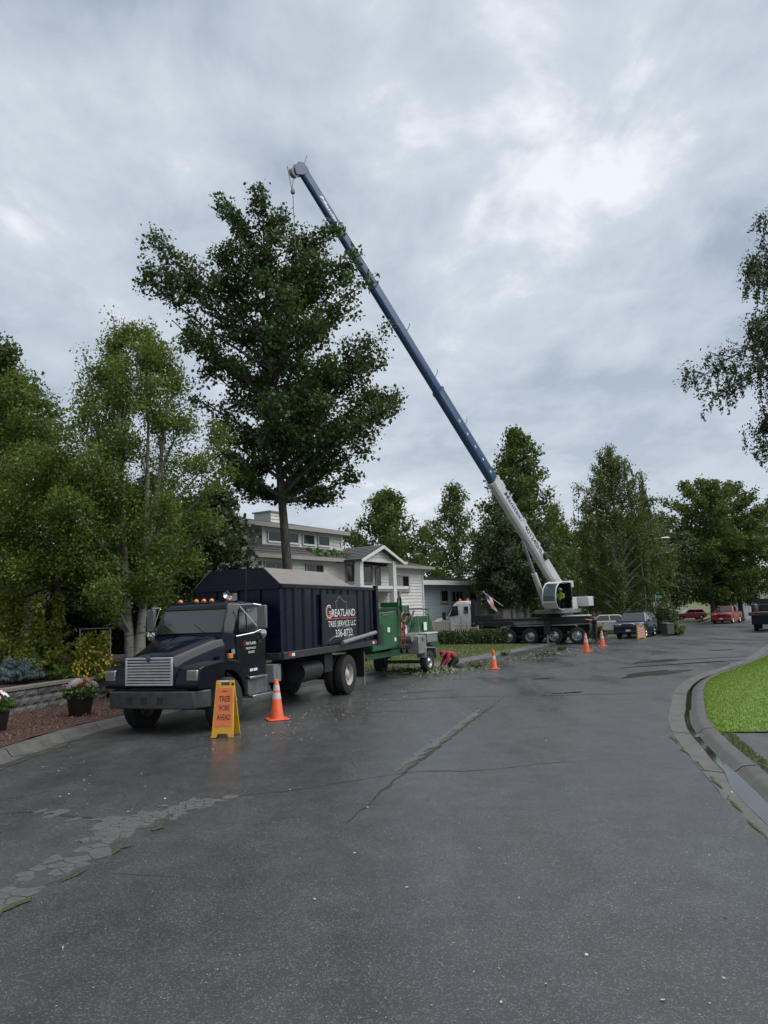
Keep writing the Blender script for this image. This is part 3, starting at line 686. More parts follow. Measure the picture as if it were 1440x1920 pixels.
shrub('grey_shrub', 'low grey-green shrub between the big shrub and yellow shrub', 'shrub', (-8.95, 20.75, .62), (.5, .4, .45), 1400, .07, l_birch, 73)
sh = shrub('golden_shrub', 'rounded golden shrub dotted with yellow flowers above the block wall', 'shrub', (-8.2, 20.95, .6), (.62, .5, .85), 5200, .075, l_yel, 74, spikes=3)
m_yel = M('yellow_petal', (.72, .55, .04), rough=.6, var=.15)
q = np.random.default_rng(75)
for i in range(70):
    d = q.normal(size=3); d[1] = -abs(d[1]); d[2] = abs(d[2])+.05; d /= np.linalg.norm(d); c = d*np.array((.66, .54, .95))*q.uniform(.75, 1.02); mb = MB()
    for k in range(5):
        t = k*1.2566+i; mb.poly([tuple(c), tuple(c+.026*np.array((math.cos(t-.4), -.35, math.sin(t-.4)))), tuple(c+.034*np.array((math.cos(t), -.3, math.sin(t)))), tuple(c+.026*np.array((math.cos(t+.4), -.35, math.sin(t+.4))))])
    mb.build('flower', m_yel, sh, fix=False)
shrub('red_shrub', 'wispy red-leaved shrub beside the truck front bumper', 'shrub', (-7.35, 20.8, .15), (.45, .4, .85), 420, .11, l_redleaf, 76, 14, wid=.25)
shrub('bush', 'tall green bush beside the stop sign behind the dark blue car', 'shrub', (21.0, 57.5, hz(57)), (1.5, 1.3, 2.5), 5000, .15, l_hedge, 77)
shrub('bush', 'small light green bush by the grey cabinet on the verge', 'shrub', (20.6, 54.3, hz(54)), (.8, .7, .9), 1500, .12, l_weep, 78)
shrub('bush', 'low green bush in front of the white car behind the standing worker', 'shrub', (14.4, 53.2, hz(53)), (1.1, .8, 1.0), 2500, .13, l_hedge, 79)
# dwarf blue spruce: tiers of stubby branches
root = thing('blue_spruce', 'dwarf blue spruce spreading over the block wall bed', 'shrub', (-10.1, 20.5, .64), 0); mb = MB(); A = []; g = random.Random(12)
for i in range(90):
    u = g.random(); az = g.uniform(0, 6.28); L = .75*(1-.55*u)*g.uniform(.75, 1.1); z = .08+.55*u
    e = (math.cos(az)*L, math.sin(az)*L*.8, z+.1*L)
    mb.tube([(0, 0, z*.6), e], [.02, .006], 4)
    for k in range(8): t = .3+.7*k/7; A.append((e[0]*t, e[1]*t, z*.6+(e[2]-z*.6)*t))
mb.build('branch', b_grey, root, fix=False); A = np.array(A); q = np.random.default_rng(5); k = q.integers(0, len(A), 9000)
leaves('foliage', A[k]+q.normal(0, .025, (9000, 3)), .06, l_blue, root, np.clip(q.normal(.5, .25, 9000), 0, 1), .0, .22, seed=6)

def hedge(label, p0, p1, w, h, z0, n, ls, mat, seed, rise=0.):
    p0 = Vector(p0); p1 = Vector(p1); d = p1-p0; L = d.length; root = thing('hedge', label, 'hedge', (p0.x, p0.y, z0), math.atan2(d.y, d.x)); q = np.random.default_rng(seed)
    mb = MB(); nx = int(L/.4)
    secs = []
    for i in range(nx+1):
        x = L*i/nx; e = min(1, min(x, L-x)/.5+.35); a = w*.36*e; t = (h+rise*i/nx)*(.82*e**.4)
        secs.append([(x, -a, 0), (x, -a*1.1, t*.6), (x, -a*.6, t), (x, a*.6, t), (x, a*1.1, t*.6), (x, a, 0)])
    mb.loft(secs).build('branches', M('hedge_core', (.012, .014, .007), rough=1, var=.4, scale=12, bump=1., bscale=12), root)
    x = q.random(n)*L; e = np.minimum(1, np.minimum(x, L-x)/.5+.35); th = q.random(n)*math.pi
    hh = (h+rise*x/L)*(.92+.1*np.sin(x*2.3)*np.sin(x*.9)); yy = np.cos(th); zz = np.sin(th)**.55
    pos = np.c_[x, np.sign(yy)*np.abs(yy)**.55*w/2*e, zz*hh*e**.4] + q.normal(0, .035, (n, 3)); pos[:, 2] = np.abs(pos[:, 2])
    leaves('foliage', pos, ls, mat, root, np.clip(q.normal(.42, .22, n)+.12*np.sin(x*5), 0, 1), -.1, .6, seed=seed); return root
hedge('long clipped green hedge across the lawn in front of the crane', (2.6, 44.6), (7.2, 46.1), 1.0, .8, .02, 16000, .1, l_hedge, 81)
hedge('dark clipped hedge behind the metal frame in the left garden', (-12.6, 26.6), (-7.4, 26.4), 1.2, 1.75, 1.05, 16000, .1, l_dark, 82)

# unseen trees: left birch mirrored in windscreen, right pair added to darken flank reflections
src = {o['label']: o for o in C.objects if o.get('label')}
for lab, key, x_, y_, k_ in (('birch outside the left edge, mirrored in the truck windscreen', 'slim multi-stemmed birch with pale trunks left of the black truck cab', -13.6, 14.2, .95),
        ('unseen broad tree added outside the right edge beyond the lawn, nearer one', 'broad green tree above the red hatchback', 26.5, 33.5, .62), ('unseen broad tree added outside the right edge beyond the lawn, farther one', 'broad green tree above the red pickup truck', 34.5, 44, .7)):
    c_ = copy_tree(src[key]); c_.location = (x_, y_, .6 if x_ < 0 else .2); c_.scale = (k_, k_, k_); c_.rotation_euler = (0, 0, 1.3); c_['label'] = lab
    if c_.get('group'): del c_['group']
# ------------------------------------------------------------------ houses
m_white = M('white_siding', (.62, .61, .60), rough=.6, var=.08, scale=1.2, bump=.1, bscale=30)
m_trim = M('taupe_trim', (.27, .25, .235), rough=.6, var=.1)
m_trimw = M('white_trim', (.58, .58, .57), rough=.5, var=.08)
m_blue = M('blue_grey_siding', (.26, .31, .335), rough=.6, var=.08, scale=1.2)
m_shing = M('dark_shingle', (.045, .043, .045), rough=.55, var=.35, scale=5, alt=(.075, .07, .07), bump=.6, bscale=25, rvar=.15)
m_glass = M('window_glass', (.012, .015, .018), rough=.06, var=0, spec=.6)
m_brown = M('brown_siding', (.085, .07, .055), rough=.7, var=.15)
m_curtain = M('curtain', (.22, .27, .28), rough=.5, var=.15, scale=2)
def siding(mb, x0, x1, z0, z1, y=0., step=.2, axis='x'):
    n = max(1, round((z1-z0)/step)); st = (z1-z0)/n
    for i in range(n):
        a = z0+i*st; b = a+st
        P = [(x0, y-.04, a), (x1, y-.04, a), (x1, y, b), (x0, y, b)]; Q = [(x0, y, a), (x1, y, a), (x1, y-.04, a), (x0, y-.04, a)]
        if axis == 'y': P = [(p[1], p[0], p[2]) for p in P]; Q = [(p[1], p[0], p[2]) for p in Q]
        mb.poly(P); mb.poly(Q)
def window(parent, x0, x1, z0, z1, y, split=None, fm=None, glass=None, fw=.07):
    fm = fm or m_trim
    w = MB().box(x0-fw, x1+fw, y-.06, y-.01, z1, z1+fw).box(x0-fw, x1+fw, y-.06, y-.01, z0-fw, z0).box(x0-fw, x0, y-.06, y-.01, z0, z1).box(x1, x1+fw, y-.06, y-.01, z0, z1)
    for s in (split or []): w.box(x0+(x1-x0)*s-.03, x0+(x1-x0)*s+.03, y-.055, y-.01, z0, z1)
    w = w.build('window', fm, parent)
    ed = [0] + list(split or []) + [1]
    for i in range(len(ed)-1):
        a = x0+(x1-x0)*ed[i]+(.03 if i else 0); b = x0+(x1-x0)*ed[i+1]-(.03 if i < len(ed)-2 else 0)
        MB().box(a, b, y-.035, y-.02, z0, z1).build('pane', (glass[i] if isinstance(glass, list) else glass) or m_glass, w)
    MB().box(x0-fw-.03, x1+fw+.03, y-.1, y-.012, z0-fw-.05, z0-fw-.002).build('sill', fm, w)
    return w
def roof_sheet(parent, pts, name='roof', th=.12, mat=None):
    """pts: quad lower-left, lower-right, upper-right, upper-left; courses of shingles stepped in relief"""
    a, b, c, d = [Vector(p) for p in pts]; mb = MB(); n = max(3, int((d-a).length/.28)); up = (b-a).cross(d-a).normalized()
    if up.z < 0: up = -up
    for i in range(n):
        t0, t1 = i/n, (i+1)/n
        p = [a.lerp(d, t0), b.lerp(c, t0), b.lerp(c, t1), a.lerp(d, t1)]
        mb.poly([p[0]+up*.03, p[1]+up*.03, p[2]+up*.008, p[3]+up*.008]); mb.poly([p[0]-up*.0, p[1]-up*.0, p[1]+up*.03, p[0]+up*.03])
    mb.hexa([a-up*th, b-up*th, c-up*th, d-up*th], [a-up*.002, b-up*.002, c-up*.002, d-up*.002])
    return mb.build(name, mat or m_shing, parent)

H1 = thing('house', 'white split-level house with front porch gable behind the truck and cottonwood', 'house', (-6.93, 34., 0), math.atan2(.85, .527))
w = MB(); siding(w, .3, 9.5, -.3, 5.1, 0.); w.box(.3, 9.5, .0, 9, -.3, 5.08); w.build('wall', m_white, H1)
w = MB(); siding(w, 2.55, 9.35, 5.55, 6.72, .6); w.box(2.55, 9.35, .6, 8, 5., 6.72); w.build('wall', m_white, H1)
w = MB(); siding(w, 9.5, 17.6, -.3, 4.9, 0.); w.box(9.5, 17.6, 0, 8, -.3, 4.9); w.build('wall', m_white, H1)
w = MB(); siding(w, .6, 8, 5., 6.72, 2.55, axis='y'); w.box(.0, 2.5, 1.4, 8, 5., 6.9); w.build('wall', m_white, H1)
for b_ in ((2.5, 2.68, .53, .598, 5.5, 6.7), (9.22, 9.4, .53, .598, 5.5, 6.7), (17.5, 17.66, -.07, -.042, -.3, 4.85)): MB().box(*b_).build('corner_board', m_trimw, H1)
MB().box(2.7, 9.2, .53, .555, 5.68, 5.8).build('band_board', m_trimw, H1); MB().box(2.7, 9.2, .53, .555, 6.46, 6.56).build('band_board', m_trimw, H1)
for a, b, sp in ((2.95, 3.95, None), (4.35, 5.3, None), (5.75, 6.7, None), (7.1, 8.05, None)): window(H1, a, b, 5.9, 6.38, .555, sp, m_trimw, fw=.05)
window(H1, 8.84, 9.5, 3.9, 4.82, -.04); window(H1, 10.35, 11.4, 3.9, 4.85, -.04); window(H1, 13.74, 15.66, 3.44, 4.3, -.04, [.62], glass=[m_curtain, m_glass])
window(H1, 5.2, 6.6, 3.75, 4.7, -.04, [.5]); window(H1, 2.0, 3.4, 3.75, 4.7, -.04, [.5]); window(H1, 11.9, 12.3, 3.5, 4.7, -.04)
window(H1, 13.6, 15.6, .9, 2., -.04, [.5])
roof_sheet(H1, [(.9, -.55, 5.08), (8.2, -.55, 5.08), (9.2, .55, 5.7), (.9, .55, 5.7)])
MB().box(.88, 8.2, -.6, -.56, 4.92, 5.1).build('fascia', m_trim, H1)
MB().box(.9, 8.2, -.55, 0, 4.94, 4.96).build('soffit', m_trim, H1)
roof_sheet(H1, [(-.2, .1, 6.72), (9.45, .1, 6.72), (9.45, 4.2, 7.55), (-.2, 4.2, 7.55)])
roof_sheet(H1, [(9.45, 8.4, 6.72), (-.2, 8.4, 6.72), (-.2, 4.2, 7.55), (9.45, 4.2, 7.55)])
MB().box(-.22, 9.47, .04, .09, 6.52, 6.74).build('fascia', m_trim, H1)
MB().hexa([(9.46, .09, 6.5), (9.5, .09, 6.5), (9.5, 4.2, 7.33), (9.46, 4.2, 7.33)], [(9.46, .09, 6.73), (9.5, .09, 6.73), (9.5, 4.2, 7.56), (9.46, 4.2, 7.56)]).build('fascia', m_trim, H1)
MB().box(-.1, 9.4, .1, .6, 6.6, 6.62).build('soffit', m_trim, H1)
c = MB(); siding(c, 3.9, 5.1, 6.8, 7.5, 1.2); c.box(3.9, 5.1, 1.2, 2.3, 6.7, 7.5); c.build('chimney', m_white, H1)
MB().box(3.82, 5.18, 1.1, 2.38, 7.5, 7.57).build('chimney_cap', m_trim, H1)
# right wing hip roof
roof_sheet(H1, [(12.2, -.6, 4.92), (18.2, -.6, 4.92), (14.9, 3.6, 6.05), (12.2, 3.6, 6.05)]); roof_sheet(H1, [(18.2, -.6, 4.92), (18.2, 8.4, 4.92), (14.9, 4.2, 6.05), (14.9, 3.6, 6.05)])
roof_sheet(H1, [(8.5, .0, 5.2), (12.4, .0, 5.2), (12.4, 3.6, 6.05), (8.5, 3.6, 6.05)])
MB().box(12.2, 18.2, -.66, -.61, 4.78, 4.94).box(18.21, 18.26, -.66, 8.4, 4.78, 4.94).build('fascia', m_trim, H1)
MB().box(12.2, 18.2, -.6, 0, 4.8, 4.82).build('soffit', m_trimw, H1)
# porch
pc = MB(); siding(pc, 8.3, 11.9, 5.0, 5.05, -1.4)
g = MB(); g.prism([(8.35, 5.05), (11.85, 5.05), (10.1, 5.74)], 'y', -1.4, -1.3); g.build('gable', m_white, H1)
for k, z in enumerate((5.2, 5.35, 5.5)):
    hw = 1.7*(5.74-z)/.69; MB().box(10.1-hw, 10.1+hw, -1.42, -1.401, z-.012, z).build('lap_board', m_trim, H1)
roof_sheet(H1, [(7.85, -1.75, 5.0), (7.85, 1.2, 5.0), (10.1, 1.2, 5.87), (10.1, -1.75, 5.87)]); roof_sheet(H1, [(12.35, 1.2, 5.0), (12.35, -1.75, 5.0), (10.1, -1.75, 5.87), (10.1, 1.2, 5.87)])
for sx in (-1, 1):
    a, b = (10.1+sx*2.28, 4.98), (10.1, 5.86); MB().prism([a, b, (b[0], b[1]-.17), (a[0], a[1]-.15)], 'y', -1.82, -1.76).build('bargeboard', m_trimw, H1)
for x in (8.15, 11.6): MB().box(x-.17, x+.17, -1.55, -1.2, .2, 5.04).build('column', m_trimw, H1, bevel=.02)
MB().box(8.0, 13.2, -1.5, -1.3, 3.42, 3.6).box(8., 13.2, -1.5, -1.44, 4.92, 5.05).build('beam', m_trimw, H1)
MB().box(8., 13.3, -1.45, -.05, 3.3, 3.41).build('deck', m_trim, H1)
MB().box(12.2, 12.36, -1.45, -1.29, .3, 3.29).build('post', m_trim, H1)

H2 = thing('house', 'low blue-grey house with white fascia behind the crane truck cab', 'house', (2.6, 52., 0), math.atan2(math.cos(R(36)), math.sin(R(36))))
w = MB(); siding(w, -2.5, 8.0, -.4, 3.9, 0., .2); w.box(-2.5, 8.0, .0, 8, -.4, 3.9); w.build('wall', m_blue, H2)
w = MB(); siding(w, 8.0, 17., -.4, 2.4, .6, .2); w.box(8.0, 17, .6, 8, -.4, 2.4); w.build('wall', m_blue, H2)
window(H2, 2.1, 3.0, 2.72, 3.46, -.04, None, m_trim); window(H2, 3.6, 5.2, 2.68, 3.4, -.04, [.33, .66], m_trim); window(H2, 10.2, 11.3, 1.45, 2.0, 0.56, [.5], m_trim); window(H2, 6.2, 7.2, 2.7, 3.3, -.04)
MB().box(12.6, 14.6, .5, .57, -.3, 1.9).build('garage_door', m_trimw, H2)
for k in range(3): MB().box(12.65, 14.55, .485, .499, .15+k*.55, .6+k*.55).build('door_panel', m_trimw, H2, bevel=.01)
m_sheenroof = M('wet_sheen_roof', (.05, .05, .052), rough=.18, var=.3, scale=2, alt=(.16, .16, .165), altpos=(.5, .62), stretch=(.5, 3, 1))  # pale streaks in the colour stand in for reflections on the wet roof
roof_sheet(H2, [(-2.9, -.7, 4.15), (8.4, -.7, 4.15), (8.4, 4.2, 4.75), (-2.9, 4.2, 4.75)], mat=m_sheenroof); roof_sheet(H2, [(8.2, -.3, 2.66), (17.4, -.3, 2.66), (17.4, 5, 3.0), (8.2, 5, 3.0)], mat=m_sheenroof)
MB().box(-2.92, 8.42, -.78, -.71, 3.86, 4.17).build('fascia', m_trimw, H2); MB().box(8.2, 17.42, -.38, -.31, 2.38, 2.67).build('fascia', m_trimw, H2)
MB().box(-2.9, 8.4, -.7, 0, 3.9, 3.92).build('soffit', m_trimw, H2); MB().box(8.2, 17.4, -.3, .6, 2.42, 2.44).build('soffit', m_trimw, H2)
MB().box(1.0, 1.6, 2.2, 2.9, 4.4, 5.1).build('chimney', m_brown, H2)

def small_house(label, loc, rz, w_, d_, h_, rh, mat, wins):
    t = thing('house', label, 'house', loc, rz); w = MB(); siding(w, 0, w_, -.3, h_, 0, .22); w.box(0, w_, 0, d_, -.3, h_); w.build('wall', mat, t)
    MB().prism([(0, h_), (d_, h_), (d_/2, h_+rh)], 'x', .0, w_).build('gable', mat, t)
    roof_sheet(t, [(-.4, -.5, h_-.05), (w_+.4, -.5, h_-.05), (w_+.4, d_/2, h_+rh+.1), (-.4, d_/2, h_+rh+.1)]); roof_sheet(t, [(w_+.4, d_+.5, h_-.05), (-.4, d_+.5, h_-.05), (-.4, d_/2, h_+rh+.1), (w_+.4, d_/2, h_+rh+.1)])
    for a, b, c_, d in wins: window(t, a, b, c_, d, -.04, [.5], m_trimw)
    return t
small_house('brown house with pitched roof seen right of the crane counterweight', (14.2, 74, hz(74)), .2, 8, 7, 2.7, 1.5, m_brown, [(1., 2.4, 1., 2.), (4.5, 6, 1., 2.)])
small_house('dark roofed house half hidden by trees at the left edge', (-22.5, 33, .6), R(-24), 7.2, 7, 3.1, 1.4, m_brown, [(1., 2.4, 1., 2.), (4.5, 6, 1., 2.)])
small_house('pale far house at the head of the street', (92, 206, hz(206)), -.4, 9, 7, 3., 2., m_white, [(1., 2.4, 1., 2.), (4.5, 6, 1., 2.)])

# ------------------------------------------------------------------ garden walls, fences, posts
m_block = [M('split_block_%s' % k, c, rough=.8, var=.35, scale=9, bump=1.2, bscale=14) for k, c in (('dark', (.055, .055, .057)), ('mid', (.085, .085, .087)), ('warm', (.10, .097, .09)))]
WL = polyline([(-9.9,13.4),(-9.5,15.5),(-9.03,17.95),(-8.65,19.7),(-8.35,20.6),(-8.1,20.9),(-7.62,21.25)], .1)
wall = thing('block_wall', 'low retaining wall of grey split-face blocks behind the flower pots', 'wall', (0, 0, 0))
bmesh_variants = []
g = random.Random(2)
for v in range(5):
    m = MB(); nx, nz = 5, 3; vs = []
    for k in range(nz+1):
        for i in range(nx+1):
            e = 0 if i in (0, nx) or k in (0, nz) else g.uniform(.01, .05)
            vs.append((-.205+.41*i/nx, -.1-e, .195*k/nz))
    m.add(vs, [(k*(nx+1)+i, k*(nx+1)+i+1, (k+1)*(nx+1)+i+1, (k+1)*(nx+1)+i) for k in range(nz) for i in range(nx)])
    m.box(-.205, .205, -.099, .15, 0, .195); me = m.mesh('block', None, False); bmesh_variants.append(me)
S = np.r_[0, np.cumsum(np.linalg.norm(np.diff(WL, axis=0), axis=1))]
def along(s): return np.array([np.interp(s, S, WL[:, 0]), np.interp(s, S, WL[:, 1])])
vm = {}
for course in range(3):
    s = .21 + (.21 if course % 2 else 0)
    while s < S[-1]-.2:
        p = along(s); d = along(s+.2)-along(s-.2); v = g.randrange(5); mi = g.randrange(3)
        if (v, mi) not in vm: me = bmesh_variants[v].copy(); me.materials.append(m_block[mi]); vm[(v, mi)] = me
        link('block', vm[(v, mi)], None, wall, (p[0]+g.uniform(-.006, .006), p[1], hz(p[1])+.1+course*.2), (0, 0, math.atan2(d[1], d[0])+math.pi*0))
        s += .42
s = .25; capm = MB().box(-.235, .235, -.15, .2, 0, .07).mesh('cap_stone'); capm.materials.append(M('cap_concrete', (.14, .135, .125), rough=.7, var=.2, bump=.4))
while s < S[-1]-.2:
    p = along(s); d = along(s+.2)-along(s-.2); link('cap_stone', capm, None, wall, (p[0], p[1], hz(p[1])+.702), (0, 0, math.atan2(d[1], d[0]))); s += .48

def pot(label, loc, seed, cols):
    t = thing('flower_pot', label, 'flower pot', loc, seed); mp_ = M('dark_resin_pot', (.012, .010, .010), rough=.45, var=.3, scale=8, stretch=(6, 6, .5))
    MB().lathe([(.0, .0), (.22, 0), (.235, .03), (.30, .46), (.325, .47), (.33, .55), (.30, .56), (.285, .50), (0, .49)], 28).build('planter', mp_, t, smooth=40, fix=False)
    q = np.random.default_rng(seed); n = 1500; d = q.normal(size=(n, 3)); d[:, 2] = np.abs(d[:, 2]); d /= np.linalg.norm(d, axis=1)[:, None]
    pos = d*np.array((.37, .37, .2))*(q.random(n)**.4)[:, None] + np.array((0, 0, .53))
    over = q.random(n) < .35; ang = q.random(n)*6.283; pos[over] = np.c_[np.cos(ang)*.35, np.sin(ang)*.35, .58-q.random(n)*.16][over]
    leaves('foliage', pos, .075, l_potted, t, np.clip(q.normal(.5, .22, n), 0, 1), .0, .7, seed=seed)
    for i in range(30):
        a = q.random()*6.283; r_ = .34*q.random()**.5; c = np.array((math.cos(a)*r_, math.sin(a)*r_, .64+.17*(1-r_/.36)+.05*q.random())); mb = MB(); mat = cols[int(q.random()**1.2*len(cols)) if i > 2 else 1]
        for k in range(5):
            th = k*1.2566+i; e1, e0, e2 = [np.array((math.cos(a_), .55*math.sin(a_), .83*math.sin(a_))) for a_ in (th-.5, th, th+.5)]
            mb.poly([tuple(c), tuple(c+.06*e1), tuple(c+.075*e0), tuple(c+.06*e2)])
        mb.build('flower', mat, t, fix=False)
    return t
mw = M('white_petal', (.78, .76, .74), rough=.6, var=.08); mr = M('red_petal', (.55, .015, .02), rough=.6, var=.2); mp2 = M('violet_petal', (.26, .2, .6), rough=.6, var=.2)
pot('black planter of white and red flowers in front of the block wall', (-7.15, 17.4, hz(17.4)+.12), 3, [mw, mr, mw, mw])
pot('black planter of red, white and violet flowers cut by the left edge', (-7.95, 15.15, hz(15)+.12), 8, [mw, mr, mp2, mp2])

# thin metal frame standing in the bed
fr = thing('metal_frame', 'thin galvanised square metal frame standing behind the golden shrub', 'frame', (0, 0, 0)); ms = M('galvanised_steel', (.36, .37, .38), rough=.45, metal=.7, var=.15)
for x in (-9.28, -8.36): MB().cyl((x, 22.5, .6), (x, 22.5, 2.0), .02, n=8).build('post', ms, fr)
MB().cyl((-9.3, 22.5, 2.0), (-8.24, 22.5, 2.0), .02, n=8).build('rail', ms, fr)
wire = MB()
for k in range(7): wire.cyl((-9.28, 22.5, .85+k*.17), (-8.36, 22.5, .85+k*.17), .003, n=4, caps=False)
for k in range(6): wire.cyl((-9.15+k*.13, 22.5, .65), (-9.15+k*.13, 22.5, 2.0), .003, n=4, caps=False)
wire.build('wire_mesh', M('dark_wire', (.03, .03, .03), rough=.6, var=0), fr)
fe = thing('board_fence', 'brown vertical board fence behind the dark garden hedge', 'fence', (-11.6, 28.4, 1.0), .02); mf = M('red_cedar', (.10, .048, .03), rough=.8, var=.3, scale=3, stretch=(3, 3, .4))
for k in range(26): MB().box(k*.15, k*.15+.135, -.01, .012, 0, 1.85+.02*((k*5) % 3)).build('board', mf, fe)
for z in (.4, 1.5): MB().box(0, 3.9, .013, .06, z, z+.09).build('rail', mf, fe)
# deck railing by the driveway
ra = thing('picket_railing', 'weathered beige picket railing behind the clipped hedge', 'railing', (2.75, 46.3, .0), math.atan2(.8, 3.)); mra = M('beige_wood', (.30, .265, .215), rough=.7, var=.2, scale=4)
for x, h_ in ((0, 1.5), (1.2, 1.58), (1.3, 1.3), (2.3, 1.25), (2.95, 1.05)): MB().box(x-.06, x+.06, -.06, .06, .0, h_).build('post', mra, ra, bevel=.01)
MB().box(0, 1.2, -.05, .05, 1.36, 1.42).box(1.3, 2.3, -.05, .05, 1.12, 1.18).box(0, 1.2, -.03, .03, .55, .6).box(1.3, 2.3, -.03, .03, .5, .55).box(2.3, 2.95, -.05, .05, .9, .96).build('rail', mra, ra)
for k in range(9): MB().box(.08+k*.128, .13+k*.128, -.02, .02, .6, 1.36).build('picket', mra, ra)
for k in range(7): MB().box(1.38+k*.13, 1.43+k*.13, -.02, .02, .55, 1.12).build('picket', mra, ra)
for k in range(4): MB().box(2.38+k*.14, 2.43+k*.14, -.02, .02, .2, .9).build('picket', mra, ra)

# flag on a slanted staff fixed to the carport post
fl = thing('flag', 'American flag hanging from a slanted staff behind the crane truck', 'flag', (6.35, 49.0, 0)); mst = M('flag_staff', (.5, .5, .48), rough=.4, metal=.3, var=.1)
MB().cyl((1.3, .6, 2.2), (-.05, 0, 3.2), .018, n=6).build('staff', mst, fl)
red = M('flag_red', (.42, .02, .03), rough=.8, var=.15); wht = M('flag_white', (.62, .61, .6), rough=.8, var=.1); blu = M('flag_blue', (.02, .03, .14), rough=.8, var=.1)
U = Vector((.37, 0, -1.0)).normalized(); V = Vector((.62, .22, -.40)); O = Vector((.05, .02, 3.1))
def fp(u, v):     # u along fly (hangs down), v along hoist
    k = O + V*(v*.75) + U*u*1.05; k.y += .07*math.sin(u*7+v*2); k.x += .03*math.sin(u*9); return k
for i in range(13):
    mb = MB()
    for j in range(10):
        if i < 7 and j < 4: continue
        mb.poly([fp(j/10, i/13), fp((j+1)/10, i/13), fp((j+1)/10, (i+1)/13), fp(j/10, (i+1)/13)])
    mb.build('stripe', red if i % 2 == 0 else wht, fl, fix=False)
mb = MB()
for j in range(4): mb.poly([fp(j/10, 0), fp((j+1)/10, 0), fp((j+1)/10, 7/13), fp(j/10, 7/13)])
mb.build('canton', blu, fl, fix=False)
for i in range(5):
    for j in range(4):
        c = fp(.05+.1*j, (.07+.1*i)) + Vector((-.01, -.015, 0)); MB().poly([c+Vector((math.cos(k*1.2566)*.018, 0, math.sin(k*1.2566)*.018)) for k in range(5)]).build('star', wht, fl, fix=False)

# street lamp, stop sign with street name, marker post, cabinet
lp = thing('street_lamp', 'tall grey street lamp with curved arm among the weeping birches', 'street lamp', (21.2, 61.6, hz(61))); 
MB().tube([(0, 0, 0), (.1, 0, 3.2), (-.05, 0, 6.6)], [.08, .07, .05], 8).build('pole', M('lamp_steel', (.16, .165, .17), rough=.5, metal=.4, var=.1), lp, smooth=50)
MB().tube([(-.05, 0, 6.6), (-.02, 0, 7.15), (.4, 0, 7.5), (1.1, 0, 7.68), (1.9, 0, 7.72)], .03, 6).build('arm', MATS['lamp_steel'], lp, smooth=50)
MB().loft([[(1.8+x, y*s_, 7.73+z*s_) for y, z in ((-.14, 0), (-.08, -.05), (.08, -.05), (.14, 0), (.08, .07), (-.08, .07))] for x, s_ in ((0, .6), (.2, 1), (.55, 1), (.75, .35))]).build('lamp_head', M('lamp_cap', (.6, .62, .62), rough=.4, var=.1), lp, smooth=50)
sg = thing('stop_sign', 'back of a stop sign with a green street name plate on top', 'sign', (20.75, 57.8, hz(58)), R(38)); 
MB().box(-.03, .03, -.03, .03, 0, 3.0).build('post', ms, sg)
MB().prism([(.38*math.cos(R(22.5+45*k)), 2.12+.38*math.sin(R(22.5+45*k))) for k in range(8)], 'y', .032, .04).build('sign_plate', M('bare_aluminium', (.30, .31, .31), rough=.5, metal=.5, var=.15), sg)
MB().box(-.05, .95, -.01, .01, 2.72, 2.93).build('name_plate', M('sign_green', (.01, .13, .07), rough=.4, var=.05), sg)
mk_ = thing('marker_post', 'slim grey post on the grass right of the stop sign', 'post', (23.3, 62, hz(62))); MB().box(-.07, .07, -.05, .05, 0, 2.4).build('post', m_trim, mk_); MB().box(-.09, .09, -.07, .07, 2.4, 2.46).build('cap', m_trim, mk_)
cb = thing('utility_cabinet', 'grey-green utility cabinet behind the dark blue car', 'cabinet', (19.9, 53.6, hz(53)+.1), R(35)); mc = M('cabinet_green', (.05, .062, .052), rough=.5, var=.1)
MB().box(-.4, .4, -.3, .3, 0, .75).build('body', mc, cb, bevel=.03); MB().prism([(-.34, .751), (.34, .751), (.3, .82), (-.3, .77)], 'x', -.43, .43).build('lid', mc, cb)
MB().box(.1, .14, -.32, -.301, .35, .5).build('latch', ms, cb)
# ------------------------------------------------------------------ vehicles: shared pieces
m_tyre = M('tyre_rubber', (.014, .014, .014), rough=.75, var=.3, scale=10, bump=.3, bscale=50)
m_chrome = M('chrome', (.62, .63, .64), rough=.18, metal=1., var=.06)
m_black = M('black_plastic', (.012, .012, .013), rough=.5, var=.2)
m_frame = M('chassis_black', (.010, .010, .011), rough=.65, var=.3, scale=6)
m_steelrim = M('cream_steel_rim', (.38, .36, .32), rough=.5, var=.25, scale=9)
m_alloy = M('alloy_rim', (.42, .43, .44), rough=.28, metal=.9, var=.1)
m_amber = M('amber_lens', (.55, .17, .02), rough=.25, var=.1, spec=.6)
m_redlens = M('red_lens', (.4, .01, .01), rough=.25, var=.1, spec=.6)
m_lens = M('clear_lens', (.5, .52, .53), rough=.1, metal=.9, var=.15, scale=30)
m_navy = M('navy_paint', (.0022, .0032, .009), rough=.13, var=.25, scale=2.5, spec=.3, rvar=.04)
m_navymat = M('navy_box_paint', (.0030, .0048, .014), rough=.3, var=.35, scale=2.2, spec=.25, bump=.08, bscale=6, rvar=.12)
m_cabglass = M('vehicle_glass', (.012, .017, .018), rough=.03, var=0, spec=.9, coat=.5)
m_letter = M('white_lettering', (.62, .63, .63), rough=.5, var=.05)
m_letred = M('red_lettering', (.38, .035, .04), rough=.5, var=.05)
m_letgrey = M('grey_outline', (.16, .17, .18), rough=.5, var=.05)

